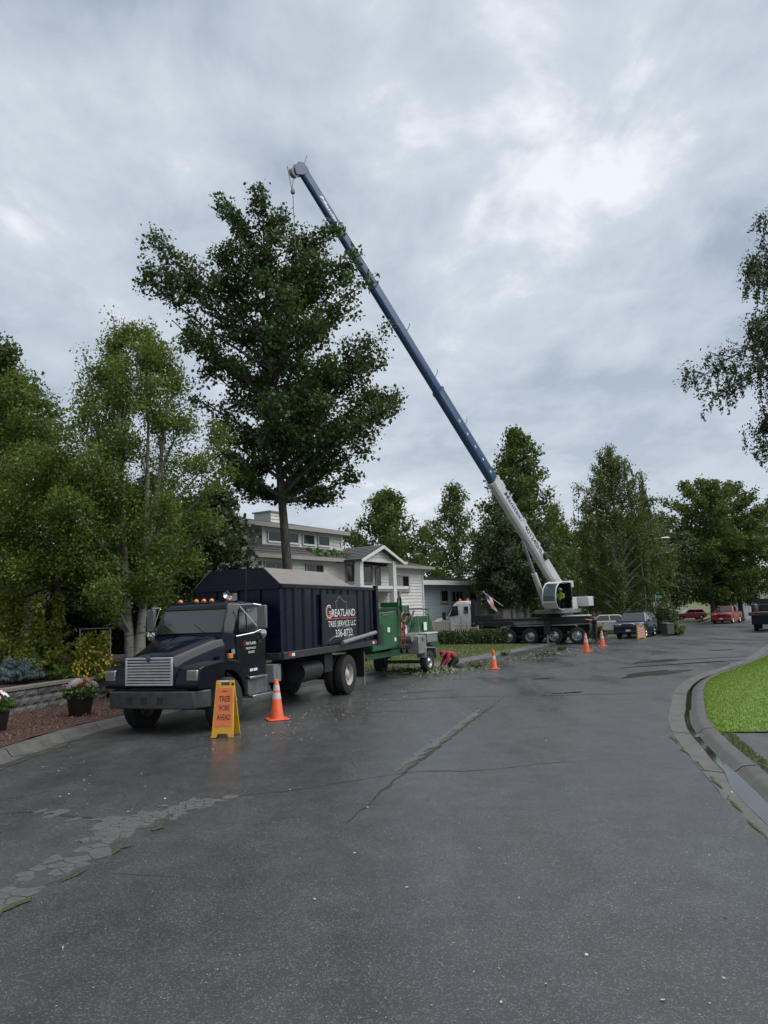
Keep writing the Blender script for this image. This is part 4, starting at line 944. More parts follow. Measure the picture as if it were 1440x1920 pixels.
_wm = {}
def wheel(parent, loc, Rr, W, rr, rimmat, side=1, dish=.06, holes=8, key=None):
    key = key or (Rr, W, rr, rimmat.name, side, dish)
    if key not in _wm:
        h = W/2
        t = MB().lathe([(rr*.98, -h*.8), (rr, -h*.95), (Rr*.9, -h), (Rr*.975, -h*.86), (Rr, -h*.6), (Rr, -.012), (Rr*.985, -.008), (Rr*.985, .008), (Rr, .012), (Rr, h*.6), (Rr*.975, h*.86), (Rr*.9, h), (rr, h*.95), (rr*.98, h*.8)], 28, 'y').mesh('tyre', 35)
        t.materials.append(m_tyre)
        s = side; y0 = s*h*.8; d = y0 - s*dish
        r = MB().lathe([(rr*.99, -s*h*.7), (rr*.99, y0), (rr*1.02, y0+s*.012), (rr*.93, y0), (rr*.86, d), (rr*.55, d+s*.02), (rr*.4, d+s*.05), (rr*.33, d+s*.075), (rr*.2, d+s*.085), (0.001, d+s*.09)], 24, 'y').mesh('rim', 35)
        r.materials.append(rimmat)
        k = MB()
        for i in range(holes):
            a = 2*math.pi*i/holes; c = (math.cos(a)*rr*.7, d+s*.005, math.sin(a)*rr*.7); k.cyl((c[0], c[1]-s*.01, c[2]), (c[0], c[1]+s*.011, c[2]), rr*.11, n=8)
        k = k.mesh('hand_holes'); k.materials.append(m_black)
        _wm[key] = (t, r, k)
    t, r, k = _wm[key]
    o = link('wheel', t, None, parent, loc); link('rim', r, None, o); link('rim_holes', k, None, o); return o
def fit_text(body, w, h, mat, parent, loc, rot, name='lettering', shear=0, bold=.01, extrude=.003):
    me = text_mesh(body, 1., .0, 'CENTER', shear, bold); co = np.array([v.co[:] for v in me.vertices]); lo, hi = co.min(0), co.max(0)
    me.transform(Matrix.Diagonal((w/(hi[0]-lo[0]), h/(hi[1]-lo[1]), 1, 1)) @ Matrix.Translation((-(hi[0]+lo[0])/2, -(hi[1]+lo[1])/2, 0)))
    return link(name, me, mat, parent, loc, rot)

# ------------------------------------------------------------------ chip truck
HD = R(19.95)
T = thing('chip_truck', 'black conventional-cab truck with tall ribbed chip box and white lettering', 'truck', (-2.22, 21.6, hz(21.6)), -(math.pi/2+HD))
SIDE = (R(90), 0, R(180))
MB().box(-2.1, 6.9, .32, .45, .74, 1.02).box(-2.1, 6.9, -.45, -.32, .74, 1.02).box(-.2, .2, -1., 1., .42, .62).box(6.05, 6.35, -.9, .9, .42, .6).box(2, 2.2, -.4, .4, .76, .98).box(4.3, 6.8, -.32, .32, .55, 1.2).build('chassis', m_frame, T, bevel=.01)
# chip box
bx = MB().box(-2.1, 4.03, -1.16, 1.16, 1.29, 2.98); bx = bx.build('chip_box', m_navymat, T, bevel=.015)
for x in (3.72, 3.3, 2.78, 2.25, 1.75, 1.3, .86, .4, -.1, -.75, -1.3, -1.8):
    MB().prism([(x-.09, 1.161), (x+.09, 1.161), (x+.06, 1.196), (x-.06, 1.196)], 'z', 1.42, 2.9).build('rib', m_navymat, bx)
MB().box(-2.12, 4.05, 1.162, 1.235, 2.9, 3.0).box(4.032, 4.07, -1.16, 1.16, 2.88, 3.0).box(-2.12, 4.05, -1.235, -1.162, 2.9, 3.0).build('top_rail', m_navymat, bx, bevel=.01)
MB().box(-2.12, 4.06, 1.162, 1.25, 1.24, 1.41).box(4.032, 4.08, -1.16, 1.16, 1.24, 1.4).build('bottom_rail', M('worn_rail', (.022, .024, .03), rough=.5, var=.4, scale=8), bx, bevel=.01)
for y in (-.6, 0, .6): MB().box(4.033, 4.09, y-.05, y+.05, 1.41, 2.87).build('front_rib', m_navymat, bx)
MB().box(-2.2, -2.0, 1.16, 1.27, 1.25, 3.06).build('rear_post', m_navymat, bx, bevel=.01); MB().box(-2.2, -2.0, -1.27, -1.16, 1.25, 3.06).build('rear_post', m_navymat, bx, bevel=.01)
m_galv = M('weathered_cover', (.15, .148, .146), rough=.55, var=.2, scale=3, alt=(.15, .12, .09), altpos=(.42, .62), stretch=(.45, 1.5, 1.5), bump=.12, bscale=6)
z0, z1 = 3.002, 3.4
cp = MB().add([(4.03, -1.16, z0), (4.03, 1.16, z0), (4.03, .74, z1), (4.03, -.74, z1), (-.35, -1.16, z0), (-.35, 1.16, z0), (.42, .74, z1), (.42, -.74, z1)], [(0, 1, 2, 3), (3, 2, 6, 7), (4, 7, 6, 5), (0, 3, 7, 4), (0, 4, 5, 1)]).build('box_cover', m_navymat, bx)
for s in (1, -1): MB().add([(4.05, s*1.175, z0+.004), (-.37, s*1.175, z0+.004), (.42, s*.745, z1+.006), (4.05, s*.745, z1+.006), (4.05, s*1.155, z0+.004), (-.37, s*1.155, z0+.004), (.42, s*.735, z1-.012), (4.05, s*.735, z1-.012)], [(0, 1, 2, 3), (4, 7, 6, 5), (0, 3, 7, 4), (1, 5, 6, 2), (2, 6, 7, 3), (0, 4, 5, 1)]).build('cover_slope', m_galv, bx)
# lettering board
pn = MB().box(-.45, 1.93, 1.197, 1.24, 1.46, 2.77).build('sign_panel', M('sign_board', (.0035, .005, .013), rough=.4, var=.2), bx)
yl = 1.2425
def pt(u, v): return (1.93-u, yl, 2.77-v)
fit_text('G', .34, .36, m_letter, pn, (1.93-.42, yl-.0005, 2.77-.46), SIDE, bold=.03); fit_text('G', .29, .31, m_letred, pn, (1.93-.42, yl+.001, 2.77-.46), SIDE, bold=.0)
fit_text('REATLAND', 1.62, .2, m_letter, pn, pt(1.44, .50), SIDE, bold=.01)
MB().box(1.93-2.28, 1.93-.22, 1.2405, yl, 2.77-.665, 2.77-.635).build('underline', m_letred, pn)
fit_text('TREE SERVICE LLC', 1.9, .15, m_letter, pn, pt(1.33, .79), SIDE, bold=.005)
fit_text('336-8733', 1.18, .2, m_letter, pn, pt(1.42, 1.05), SIDE, bold=.006); fit_text('(TREE)', .66, .08, m_letgrey, pn, pt(1.72, 1.2), SIDE)
def line3(pts, w, name, mat, par, f):
    m = MB()
    for a, b in zip(pts[:-1], pts[1:]): m.bar(f(*a), f(*b), .002, w, up=(0, 1, 0)) if False else m.bar(f(*a), f(*b), w, .002, up=(0, 1, 0))
    return m.build(name, mat, par)
line3([(1.0, .55), (.95, .33), (.88, .2), (1.0, .17), (1.05, .1), (1.2, .06), (1.3, .12), (1.5, .2), (1.62, .2), (1.65, .55), (1.66, .7), (1.68, .9), (1.85, .93), (2.05, 1.15), (2.2, 1.22)], .022, 'state_outline', m_letgrey, pn, pt)
line3([(.95, .62), (.8, .72), (.9, .86), (1.1, .92), (1.2, .98), (1.05, 1.05), (.8, 1.12), (.6, 1.16), (.4, 1.22)], .022, 'state_outline', m_letgrey, pn, pt); line3([(1.25, .98), (1.3, .9), (1.5, .88), (1.68, .9)], .022, 'state_outline', m_letgrey, pn, pt)
# long pipe, lamps, flap
MB().cyl((.8, 1.31, 1.46), (-1.72, 1.31, 1.63), .06, n=14).build('side_pipe', M('grey_pipe', (.17, .175, .18), rough=.45, var=.2), T, smooth=40)
for x, z in ((.5, 1.48), (-1.4, 1.6)): MB().box(x-.03, x+.03, 1.24, 1.3, z-.08, z+.06).build('pipe_bracket', m_frame, T)
for a, b, mt_ in ((3.85, 3.7, m_redlens), (3.68, 3.53, m_letter), (-1.75, -1.6, m_letter), (-1.95, -1.78, m_redlens)): MB().box(min(a, b), max(a, b), 1.251, 1.258, 1.3, 1.37).build('reflector', mt_, T)
for s in (1, -1): MB().box(-1.06, -1.04, s*.62, s*1.18, .38, 1.24).build('mud_flap', m_black, T)
# cab
ck = MB()
def plan(z, xr, xf, hw, c=.1, cf=.22): return [(xr, -hw+c, z), (xr+c*.4, -hw, z), (xf-cf, -hw, z), (xf, -hw+.14, z), (xf, hw-.14, z), (xf-cf, hw, z), (xr+c*.4, hw, z), (xr, hw-c, z)]
ck.loft([plan(.95, 4.42, 5.9, .98), plan(1.2, 4.4, 5.98, 1.0), plan(1.9, 4.4, 6.05, .99), plan(2.5, 4.42, 5.70, .92), plan(2.6, 4.47, 5.58, .86), plan(2.65, 4.62, 5.36, .7)])
cab = ck.build('cab', m_navy, T, bevel=.03, smooth=40)
def wsp(y, t): # point on windscreen
    return Vector((6.05+(5.70-6.05)*t + .008 - .0*abs(y), y*(1-.06*t), 1.9+.6*t))
MB().poly([wsp(-.83, .1), wsp(.83, .1), wsp(.84, .93), wsp(-.84, .93)]).build('windscreen', m_cabglass, cab)
m = MB()
for a, b in ((wsp(-.83, .1), wsp(.83, .1)), (wsp(.83, .1), wsp(.84, .93)), (wsp(.84, .93), wsp(-.84, .93)), (wsp(-.84, .93), wsp(-.83, .1))): m.bar(a+Vector((.006, 0, 0)), b+Vector((.006, 0, 0)), .03, .012)
m.build('windscreen_seal', m_black, cab)
for y in (-.3, .45): MB().bar(wsp(y, .1)+Vector((.03, 0, 0)), wsp(y-.35, .42)+Vector((.02, 0, 0)), .02, .015).build('wiper', m_black, cab)
for s in (1, -1):
    dr = MB().hexa([(4.62, s*.985, 1.0), (5.72, s*.985, 1.0), (5.72, s*1.022, 1.0), (4.62, s*1.022, 1.0)], [(4.62, s*.975, 1.88), (5.72, s*.975, 1.88), (5.72, s*1.012, 1.88), (4.62, s*1.012, 1.88)]).build('door', m_navy, cab, bevel=.012)
    MB().poly([(4.72, s*1.004, 1.93), (5.62, s*1.004, 1.93), (5.5, s*.94, 2.46), (4.74, s*.94, 2.46)]).build('side_window', m_cabglass, dr)
    MB().bar((5.28, s*1.006, 1.93), (5.24, s*.945, 2.46), .02, .02).build('window_post', m_black, dr)
    MB().box(4.72, 4.86, s*1.023, s*1.04, 1.68, 1.74).build('door_handle', m_black, dr)
fit_text('G', .085, .1, m_letred, cab, (5.42, 1.0235, 1.70), SIDE); fit_text('REATLAND', .42, .06, m_letter, cab, (5.15, 1.0235, 1.69), SIDE, bold=.02); fit_text('TREE SERVICE LLC', .44, .042, m_letter, cab, (5.16, 1.0235, 1.585), SIDE, bold=.02); fit_text('336-8733', .27, .05, m_letter, cab, (5.14, 1.0235, 1.5), SIDE, bold=.02); MB().box(4.9, 5.06, 1.0225, 1.0255, 1.085, 1.14).box(5.09, 5.22, 1.0225, 1.0255, 1.085, 1.14).build('number_strip', m_letter, cab)
MB().box(5.80, 5.92, 1.0, 1.012, 1.5, 1.6).build('badge', M('badge_grey', (.2, .25, .25), rough=.4, var=.2), cab)
for i, y in enumerate((-.62, -.2, 0, .2, .62)): MB().lathe([(.0, .06), (.035, .045), (.052, .02), (.055, 0)], 12, 'z', (5.42-.02*abs(y), y, 2.635)).build('marker_lamp', m_amber, cab, smooth=50, fix=False)
MB().lathe([(.03, 0), (.03, .25), (.05, .32), (.085, .36), (.09, .37), (.02, .3)], 14, 'x', (5.1, .62, 2.76)).build('air_horn', m_chrome, cab, smooth=40, fix=False)
MB().box(5.08, 5.3, .59, .65, 2.64, 2.74).build('horn_bracket', m_chrome, cab); MB().cyl((4.9, .75, 2.6), (4.9, .78, 3.35), .008, n=5).build('antenna', m_black, cab)
MB().box(4.5, 5.8, .3, 1., .62, .94).box(4.5, 5.8, -1., -.3, .62, .94).build('underbody', m_frame, cab)
# hood, fenders, grille
hs = []
for x, hw, tp, bt in ((6.02, .93, 1.9, 1.0), (6.3, .84, 1.83, 1.0), (6.7, .72, 1.72, .98), (7.05, .64, 1.62, .96), (7.22, .6, 1.55, .95), (7.29, .57, 1.47, .95)):
    hs.append([(x, -hw, bt), (x, -hw, tp-.2), (x, -hw+.06, tp-.07), (x, -hw+.2, tp), (x, 0, tp+.035), (x, hw-.2, tp), (x, hw-.06, tp-.07), (x, hw, tp-.2), (x, hw, bt)])
hood = MB().loft(hs).build('hood', m_navy, T, bevel=.035, seg=3, smooth=50)
for s in (1, -1):
    arch = [(6.19+.64*math.cos(a), .56+.64*math.sin(a)) for a in [R(10+160*k/14) for k in range(15)]]
    pr = [(7.26, .93), (7.26, 1.1), (7.2, 1.32), (7.0, 1.36), (6.6, 1.4), (6.2, 1.42), (5.85, 1.38), (5.6, 1.25), (5.5, 1.05), (5.48, .62), (5.56, .6)] + arch[::-1] + [(6.86, .9)]
    MB().prism(pr, 'y', s*.55, s*1.1).build('fender', m_navy, hood, bevel=.05, seg=3)
    hl = MB().box(7.2, 7.275, s*.84, s*1.08, 1.09, 1.29).build('headlight_bezel', m_chrome, hood, bevel=.01)
    MB().box(7.276, 7.284, s*.87, s*1.05, 1.12, 1.26).build('headlight', m_lens, hl)
    MB().box(6.1, 6.24, s*1.1, s*1.16, 1.43, 1.53).build('turn_lamp', m_amber, hood, bevel=.01)
gr = MB().box(7.29, 7.335, -.55, .55, 1.0, 1.04).box(7.29, 7.335, -.55, .55, 1.5, 1.54).box(7.29, 7.335, -.55, -.51, 1.04, 1.5).box(7.29, 7.335, .51, .55, 1.04, 1.5).build('grille', M('satin_grille', (.5, .51, .52), rough=.35, metal=.6, var=.12), T, bevel=.008)
MB().box(7.27, 7.293, -.51, .51, 1.04, 1.5).build('grille_backing', m_black, gr)
for k in range(8): MB().box(7.294, 7.328, -.51, .51, 1.057+k*.056, 1.09+k*.056).build('grille_bar', M('satin_grille', (.33, .34, .35)), gr)
MB().lathe([(.0, .345-.335), (.05, .008), (.062, 0)], 16, 'x', (7.337, 0, 1.515)).build('badge', M('badge_blue', (.05, .06, .1), rough=.3, var=.1), gr, fix=False)
bm_ = MB().prism([(7.36, -.72), (7.36, .72), (7.26, .98), (6.98, 1.13), (6.86, 1.13), (6.86, 1.0), (7.1, .85), (7.2, .6), (7.2, -.6), (7.1, -.85), (6.86, -1.0), (6.86, -1.13), (6.98, -1.13), (7.26, -.98)], 'z', .56, .89).build('bumper', M('weathered_bumper', (.048, .05, .055), rough=.4, metal=.3, var=.25, scale=6), T, bevel=.02)
for y in (-.42, -.08, .3): MB().box(7.345, 7.364, y-.07, y+.07, .65, .79).build('tow_hole', m_black, bm_)
MB().box(7.1, 7.2, -.8, .8, .89, 1.0).build('valance', m_frame, T)
# steps, tank, boxes
MB().box(4.55, 5.32, .85, 1.1, .93, .98).build('upper_step', m_chrome, T, bevel=.01); MB().box(4.3, 5.25, .85, 1.12, .52, .58).build('lower_step', m_chrome, T, bevel=.01)
MB().box(4.45, 5.3, .6, 1.03, .585, .925).build('battery_box', M('dull_aluminium', (.13, .135, .14), rough=.45, metal=.5, var=.3), T, bevel=.02)
MB().box(3.9, 4.25, .7, 1.08, .75, 1.15).build('side_box', M('grey_box', (.16, .165, .165), rough=.5, var=.2), T, bevel=.015); MB().box(4.05, 4.12, 1.081, 1.09, .8, 1.1).build('strap', m_chrome, T)
MB().cyl((1.5, .78, .82), (2.6, .78, .82), .27, n=18).build('fuel_tank', M('dark_tank', (.03, .032, .036), rough=.4, metal=.3, var=.3), T, smooth=40)
MB().box(2.8, 3.4, -.9, -.35, .5, 1.0).box(.8, 1.3, .5, 1.0, .7, 1.2).build('air_tank_box', m_frame, T, bevel=.02)
for s in (1, -1):
    for y in (1.02, .71): wheel(T, (0, s*y, .545), .545, .27, .3, m_steelrim, s, .1 if y > 1 else -.0)
    wheel(T, (6.19, s*.99, .53), .53, .28, .3, m_steelrim, s, -.03)
    MB().tube([(5.62, s*.98, 2.52), (5.5, s*1.3, 2.53), (5.4, s*1.42, 2.5)], .014, 6).build('mirror_arm', m_chrome, T); MB().tube([(5.72, s*1.0, 1.86), (5.5, s*1.3, 1.92), (5.4, s*1.42, 1.98)], .014, 6).build('mirror_arm', m_chrome, T)
    MB().bar((5.6, s*1.02, 2.5), (5.42, s*1.34, 2.05), .02, .02).build('mirror_stay', m_chrome, T)
    mi = MB().box(5.32, 5.42, s*1.33, s*1.54, 2.0, 2.5).build('mirror', M('mirror_shell', (.10, .105, .105), rough=.35, var=.15), T, bevel=.025)
    MB().box(5.312, 5.319, s*1.35, s*1.52, 2.03, 2.47).build('mirror_glass', m_cabglass, mi)
    MB().lathe([(0, .04), (.07, .03), (.11, 0), (.0, -.01)], 16, 'x', (5.38, s*1.43, 1.9)).build('spot_mirror', m_chrome, T, smooth=50, fix=False)

# ------------------------------------------------------------------ wood chipper
K = thing('wood_chipper', 'green towed wood chipper parked behind the black truck', 'wood chipper', (.52, 28.08, hz(28)), -(math.pi/2+R(24)))
m_gr = M('chipper_green', (.008, .078, .026), rough=.42, var=.2, scale=3, coat=.2, rvar=.1); m_grd = M('chipper_green_dusty', (.025, .12, .045), rough=.55, var=.3, scale=4)
m_alu = M('toolbox_aluminium', (.26, .265, .27), rough=.42, metal=.5, var=.15)
MB().box(-1.5, 4.9, .45, .6, .78, .98).box(-1.5, 4.9, -.6, -.45, .78, .98).box(-.1, .1, -.9, .9, .36, .48).box(1, 1.15, -.6, .6, .8, .96).build('frame', m_gr, K, bevel=.01)
MB().hexa([(4.7, -.5, .75), (6.4, -.06, .68), (6.4, .06, .68), (4.7, .5, .75)], [(4.7, -.5, .95), (6.4, -.06, .84), (6.4, .06, .84), (4.7, .5, .95)]).build('tongue', m_gr, K)
MB().cyl((4.9, .72, .1), (4.9, .72, 1.1), .045, n=8).build('jack', m_alu, K)
en = MB().prism([(2.35, 1.08), (4.5, 1.05), (4.52, 2.1), (4.3, 2.27), (2.6, 2.3), (2.4, 2.15)], 'y', -.75, .86).build('engine_cover', m_gr, K, bevel=.03)
MB().hexa([(2.45, .5, 2.295), (4.2, .5, 2.265), (4.3, .862, 2.1), (2.45, .862, 2.12)], [(2.45, .5, 2.31), (4.2, .5, 2.28), (4.3, .872, 2.105), (2.45, .872, 2.13)]).build('top_panel', m_grd, en)
for cx in range(2):
    for k in range(11): MB().box(3.62+cx*.36, 3.9+cx*.36, .861, .872, 1.25+k*.06, 1.28+k*.06).build('louvre', m_black, en)
for a, b, c_, d in ((3.1, 3.3, 1.62, 1.78), (2.6, 2.75, 1.3, 1.42)): MB().box(a, b, .8615, .867, c_, d).build('decal', m_letter, en)
MB().box(3.2, 3.7, .873, .877, 2.16, 2.22).build('maker_plate', M('maker_plate', (.12, .10, .05), rough=.5, var=.3), en)
MB().box(2.3, 4.5, -.7, .8, 2.31, 2.4).build('top_tray', m_frame, en)
# discharge chute curving forward over the truck box
ch = []
for k in range(9):
    a = R(10+k*14); cx, cz = 3.55+.55*math.sin(a)*.9+.12*k, 2.35+.62*math.sin(a*.75)
    ch.append([(cx-.16*math.cos(a), -.28, cz+.16*math.sin(a)), (cx-.16*math.cos(a), .12, cz+.16*math.sin(a)), (cx+.16*math.cos(a), .12, cz-.16*math.sin(a)), (cx+.16*math.cos(a), -.28, cz-.16*math.sin(a))])
MB().loft(ch).build('discharge_chute', m_gr, K, smooth=40)
# drum housing, feed hopper, infeed tray
MB().prism([(1.0, 1.0), (2.3, 1.0), (2.35, 1.9), (2.1, 2.3), (1.6, 2.45), (1.1, 2.2)], 'y', -.55, .55).build('drum_housing', m_gr, K, bevel=.03)
MB().hexa([(1.1, -.5, 1.05), (-.7, -.75, .98), (-.7, .75, .98), (1.1, .5, 1.05)], [(1.1, -.5, 2.1), (-.7, -.75, 2.08), (-.7, .75, 2.08), (1.1, .5, 2.1)]).build('feed_hopper', m_gr, K, bevel=.02)
MB().hexa([(-.72, -.7, 1.03), (-1.75, -.72, .86), (-1.75, .72, .86), (-.72, .7, 1.03)], [(-.72, -.7, 1.08), (-1.75, -.72, .91), (-1.75, .72, .91), (-.72, .7, 1.08)]).build('infeed_tray', m_gr, K)
for s in (1, -1): MB().hexa([(-.72, s*.76, 1.), (-1.8, s*.82, .85), (-1.8, s*.85, .85), (-.72, s*.79, 1.)], [(-.72, s*.76, 2.2), (-1.2, s*.82, 1.35), (-1.2, s*.85, 1.35), (-.72, s*.79, 2.2)]).build('infeed_side', m_gr, K)
MB().tube([(-.6, .7, 2.2), (-.95, .75, 2.3), (-1.1, .3, 2.35), (-1.1, -.3, 2.35), (-.95, -.75, 2.3), (-.6, -.7, 2.2)], .025, 6).build('control_bar', m_gr, K)
MB().box(.2, 1.0, -.3, .4, 2.26, 2.5).box(1.2, 1.5, -.2, .5, 2.45, 2.62).build('feed_yoke', m_gr, K, bevel=.02)
MB().tube([(1.9, .62, 1.0), (1.9, .65, 2.55), (1.85, .66, 2.75), (1.7, .66, 2.8), (1.55, .64, 2.7), (1.5, .62, 1.9)], .032, 8).build('lift_boom', m_frame, K, smooth=50)
MB().cyl((.9, .5, 1.4), (.7, .78, 2.3), .04, n=8).cyl((.2, .78, 1.3), (.45, .78, 2.1), .035, n=8).build('hydraulic_ram', m_alu, K)
for k, (a, b) in enumerate(((1.7, 2.3), (1.5, 2.0), (.9, 1.9))): MB().tube([(a, .66, 1.5), (a-.1, .85, b), (a-.4, .8, b+.2), (a-.7, .7, 1.7)], .014, 5).build('hydraulic_hose', m_black, K)
for b_ in ((-.55, -.25, .765, .772, 1.55, 1.85), (.9, 1.1, .56, .57, 1.5, 1.8), (1.35, 1.5, .56, .57, 1.7, 1.9)): MB().box(*b_).build('decal', m_letter, K)
MB().cyl((1.25, .55, 1.35), (1.25, .9, 1.35), .16, n=14).cyl((.75, .55, 1.4), (.75, .85, 1.4), .11, n=12).build('feed_motor', m_alu, K, smooth=40)
tb = MB().box(-.72, .35, .62, 1.12, 1.12, 1.42).box(.36, 1.12, .62, 1.08, .76, 1.4).build('toolbox', m_alu, K, bevel=.02)
MB().box(-.76, .4, .6, 1.14, 1.421, 1.47).build('toolbox_lid', M('lid_white', (.45, .46, .46), rough=.4, var=.1), tb, bevel=.01); MB().box(.7, .78, 1.081, 1.1, 1.2, 1.3).build('latch', m_black, tb)
for s in (1, -1):
    wheel(K, (0, s*.93, .43), .43, .26, .24, m_alloy, s, .05, 6)
    MB().prism([(-.62, .5), (-.5, .92), (.5, .98), (.6, .6), (.55, .6), (.46, .93), (-.46, .88), (-.57, .5)], 'y', s*.78, s*1.12).build('fender', m_alu, K, bevel=.01)
# red hand truck strapped to the side
m_red = M('hand_truck_red', (.28, .02, .025), rough=.45, var=.2)
hk = MB().tube([(2.0, .92, 1.05), (2.05, .95, 2.0), (2.08, .95, 2.2), (2.3, .95, 2.2), (2.33, .95, 2.0), (2.36, .92, 1.05)], .022, 6)
for z in (1.15, 1.35, 1.6, 1.85): hk.cyl((2.02, .94, z), (2.36, .94, z), .016, n=6)
hk.cyl((2.13, .94, 1.1), (2.15, .94, 1.9), .014, n=6).build('hand_truck', m_red, K)
for x in (1.95, 2.42): MB().lathe([(.06, -.05), (.15, -.06), (.15, .06), (.06, .05)], 14, 'y', (x, 1.0, 1.03)).build('hand_truck_wheel', m_tyre, K, smooth=40)
MB().tube([(2.2+.2*math.cos(t*.5), 1.0, 2.1+.16*math.sin(t*.5)) for t in range(13)], .02, 5).build('hose_coil', M('tan_hose', (.2, .16, .1), rough=.6), K)
for s in (1, -1): MB().box(4.55, 4.62, s*.62, s*.72, .78, .86).build('lamp', m_redlens, K)
# ------------------------------------------------------------------ crane truck
m_cw = M('crane_white', (.45, .46, .47), rough=.4, var=.1, scale=2, coat=.2); m_cb = M('boom_blue', (.013, .048, .125), rough=.4, var=.15, scale=2)
m_grey = M('machine_grey', (.13, .135, .14), rough=.5, var=.25); m_deck = M('deck_black', (.011, .012, .014), rough=.55, var=.3)
m_tglass = M('tinted_glass', (.03, .06, .06), rough=.06, var=0, spec=.7)
CX, CY, CZ = 12.05, 47.4, hz(47)
CR = thing('crane_truck', 'white and blue mobile crane truck with long raised boom beside the lawn', 'crane truck', (CX, CY, CZ))
rc = (0, 0, math.atan2(.37, -.93))
def cpart(mb, name, mat, par=None, **kw): return mb.build(name, mat, par or CR, rot=None if par else rc, **kw)
cpart(MB().box(-.7, 9.3, -.45, .45, .75, 1.15).box(-.3, 4.7, -.9, .9, .4, .6), 'chassis', m_frame)
dk = cpart(MB().box(-.75, 6.6, -1.22, 1.22, 1.22, 1.5).box(-.9, 2.2, -1.22, 1.22, 1.5, 1.68).box(2.2, 6.4, -.7, .7, 1.5, 1.66), 'deck', m_deck, bevel=.02)
MB().box(2.0, 3.9, 1.222, 1.235, 1.27, 1.45).build('side_panel', m_grey, dk); MB().box(-.8, .9, -1.1, 1.24, 1.681, 1.74).build('rear_bed', m_cw, dk, bevel=.02)
MB().box(4.35, 4.75, 1.15, 1.3, .62, .66).box(4.35, 4.75, 1.15, 1.3, .9, .94).box(4.33, 4.36, 1.2, 1.28, .6, 1.5).box(4.74, 4.77, 1.2, 1.28, .6, 1.5).build('ladder', m_frame, dk)
for a, b in ((3.55, 5.0),): MB().prism([(a-.5+1.2, 1.0), (a-.3+1.2, 1.16), (b-.9, 1.19), (b-.25, 1.13), (b-.02, .9), (b-.06, .9), (b-.28, 1.09), (b-.9, 1.155), (a-.28+1.2, 1.12), (a-.47+1.2, .98)], 'y', .85, 1.26).build('fender', m_cw, dk)
MB().prism([(-.1, 1.1), (.1, 1.2), (3.7, 1.2), (3.7, 1.165), (.12, 1.165), (-.06, 1.07)], 'y', .9, 1.25).build('fender', m_cw, dk)
for x in (0, 1.4, 2.9, 4.3):
    for s in (1, -1): w_ = wheel(CR, Vector((x, s*1.07, .525)) , .525, .3, .3, m_alloy, s, .08, 8); w_.matrix_local = Matrix.Rotation(rc[2], 4, 'Z') @ Matrix.Translation((x, s*1.07, .525))
for s in (1, -1): w_ = wheel(CR, (0, 0, 0), .525, .3, .3, m_alloy, s, -.03, 8); w_.matrix_local = Matrix.Rotation(rc[2], 4, 'Z') @ Matrix.Translation((8.4, s*1.05, .525))
MB().cyl((5.3, .95, .85), (6.5, .95, .85), .28, n=16).build('fuel_tank', m_alu, CR, rot=rc, smooth=40)
# cab (conventional, sleeper back)
cb_ = MB()
def pl2(z, xr, xf, hw): return [(xr, -hw, z), (xf-.15, -hw, z), (xf, -hw+.2, z), (xf, hw-.2, z), (xf-.15, hw, z), (xr, hw, z)]
cb_.loft([pl2(1.05, 6.75, 8.35, 1.0), pl2(1.95, 6.75, 8.4, 1.02), pl2(2.72, 6.8, 7.95, .94), pl2(2.92, 6.95, 7.7, .82)])
cab2 = cpart(cb_, 'cab', m_cw, bevel=.05, smooth=40)
MB().poly([(7.55, 1.045, 2.0), (8.2, 1.045, 1.92), (7.95, .985, 2.6), (7.6, .975, 2.62)]).build('side_window', m_cabglass, cab2, fix=False); MB().poly([(6.9, 1.045, 2.1), (7.2, 1.045, 2.1), (7.2, .985, 2.55), (6.9, .98, 2.55)]).build('side_window', m_cabglass, cab2, fix=False)
MB().poly([(8.42, -.8, 2.0), (8.42, .8, 2.0), (8.05, .75, 2.66), (8.05, -.75, 2.66)]).build('windscreen', m_cabglass, cab2, fix=False)
MB().box(7.4, 7.42, 1.015, 1.03, 1.1, 1.95).build('door_seam', m_grey, cab2)
MB().loft([[(8.35, -.85, .95), (8.35, .85, .95), (8.35, .85, 1.85), (8.35, .3, 1.98), (8.35, -.3, 1.98), (8.35, -.85, 1.85)], [(9.3, -.72, .95), (9.3, .72, .95), (9.3, .72, 1.6), (9.3, .3, 1.78), (9.3, -.3, 1.78), (9.3, -.72, 1.6)], [(9.75, -.6, .95), (9.75, .6, .95), (9.75, .6, 1.35), (9.75, .3, 1.5), (9.75, -.3, 1.5), (9.75, -.6, 1.35)]]).build('hood', m_cw, CR, rot=rc, bevel=.03, smooth=40)
cpart(MB().box(9.6, 9.85, -1.15, 1.15, .5, .9), 'bumper', m_chrome, bevel=.03); cpart(MB().box(8.35, 8.6, 1.15, 1.32, 1.75, 2.25), 'mirror', m_black, bevel=.02)
for x in (7.2, 7.75): cpart(MB().lathe([(.0, .2), (.09, .18), (.11, 0)], 10, 'z', (x-.1, .2, 2.9)), 'beacon', m_amber, smooth=40)
cpart(MB().box(6.55, 6.65, -.9, .9, 1.5, 2.85).box(6.45, 6.7, .75, .95, 1.5, 3.0), 'headache_rack', m_deck)
cpart(MB().box(5.2, 6.5, -1.0, 1.05, 1.5, 1.95), 'tool_locker', m_deck, bevel=.02)
for x in (6.5, 2.55): cpart(MB().box(x-.05, x+.05, 1.225, 1.26, 1.4, 1.47), 'side_lamp', m_amber)
for x in (-.88,): cpart(MB().box(x-.02, x+.02, .6, 1.1, 1.2, 1.35), 'tail_lamp', m_redlens)
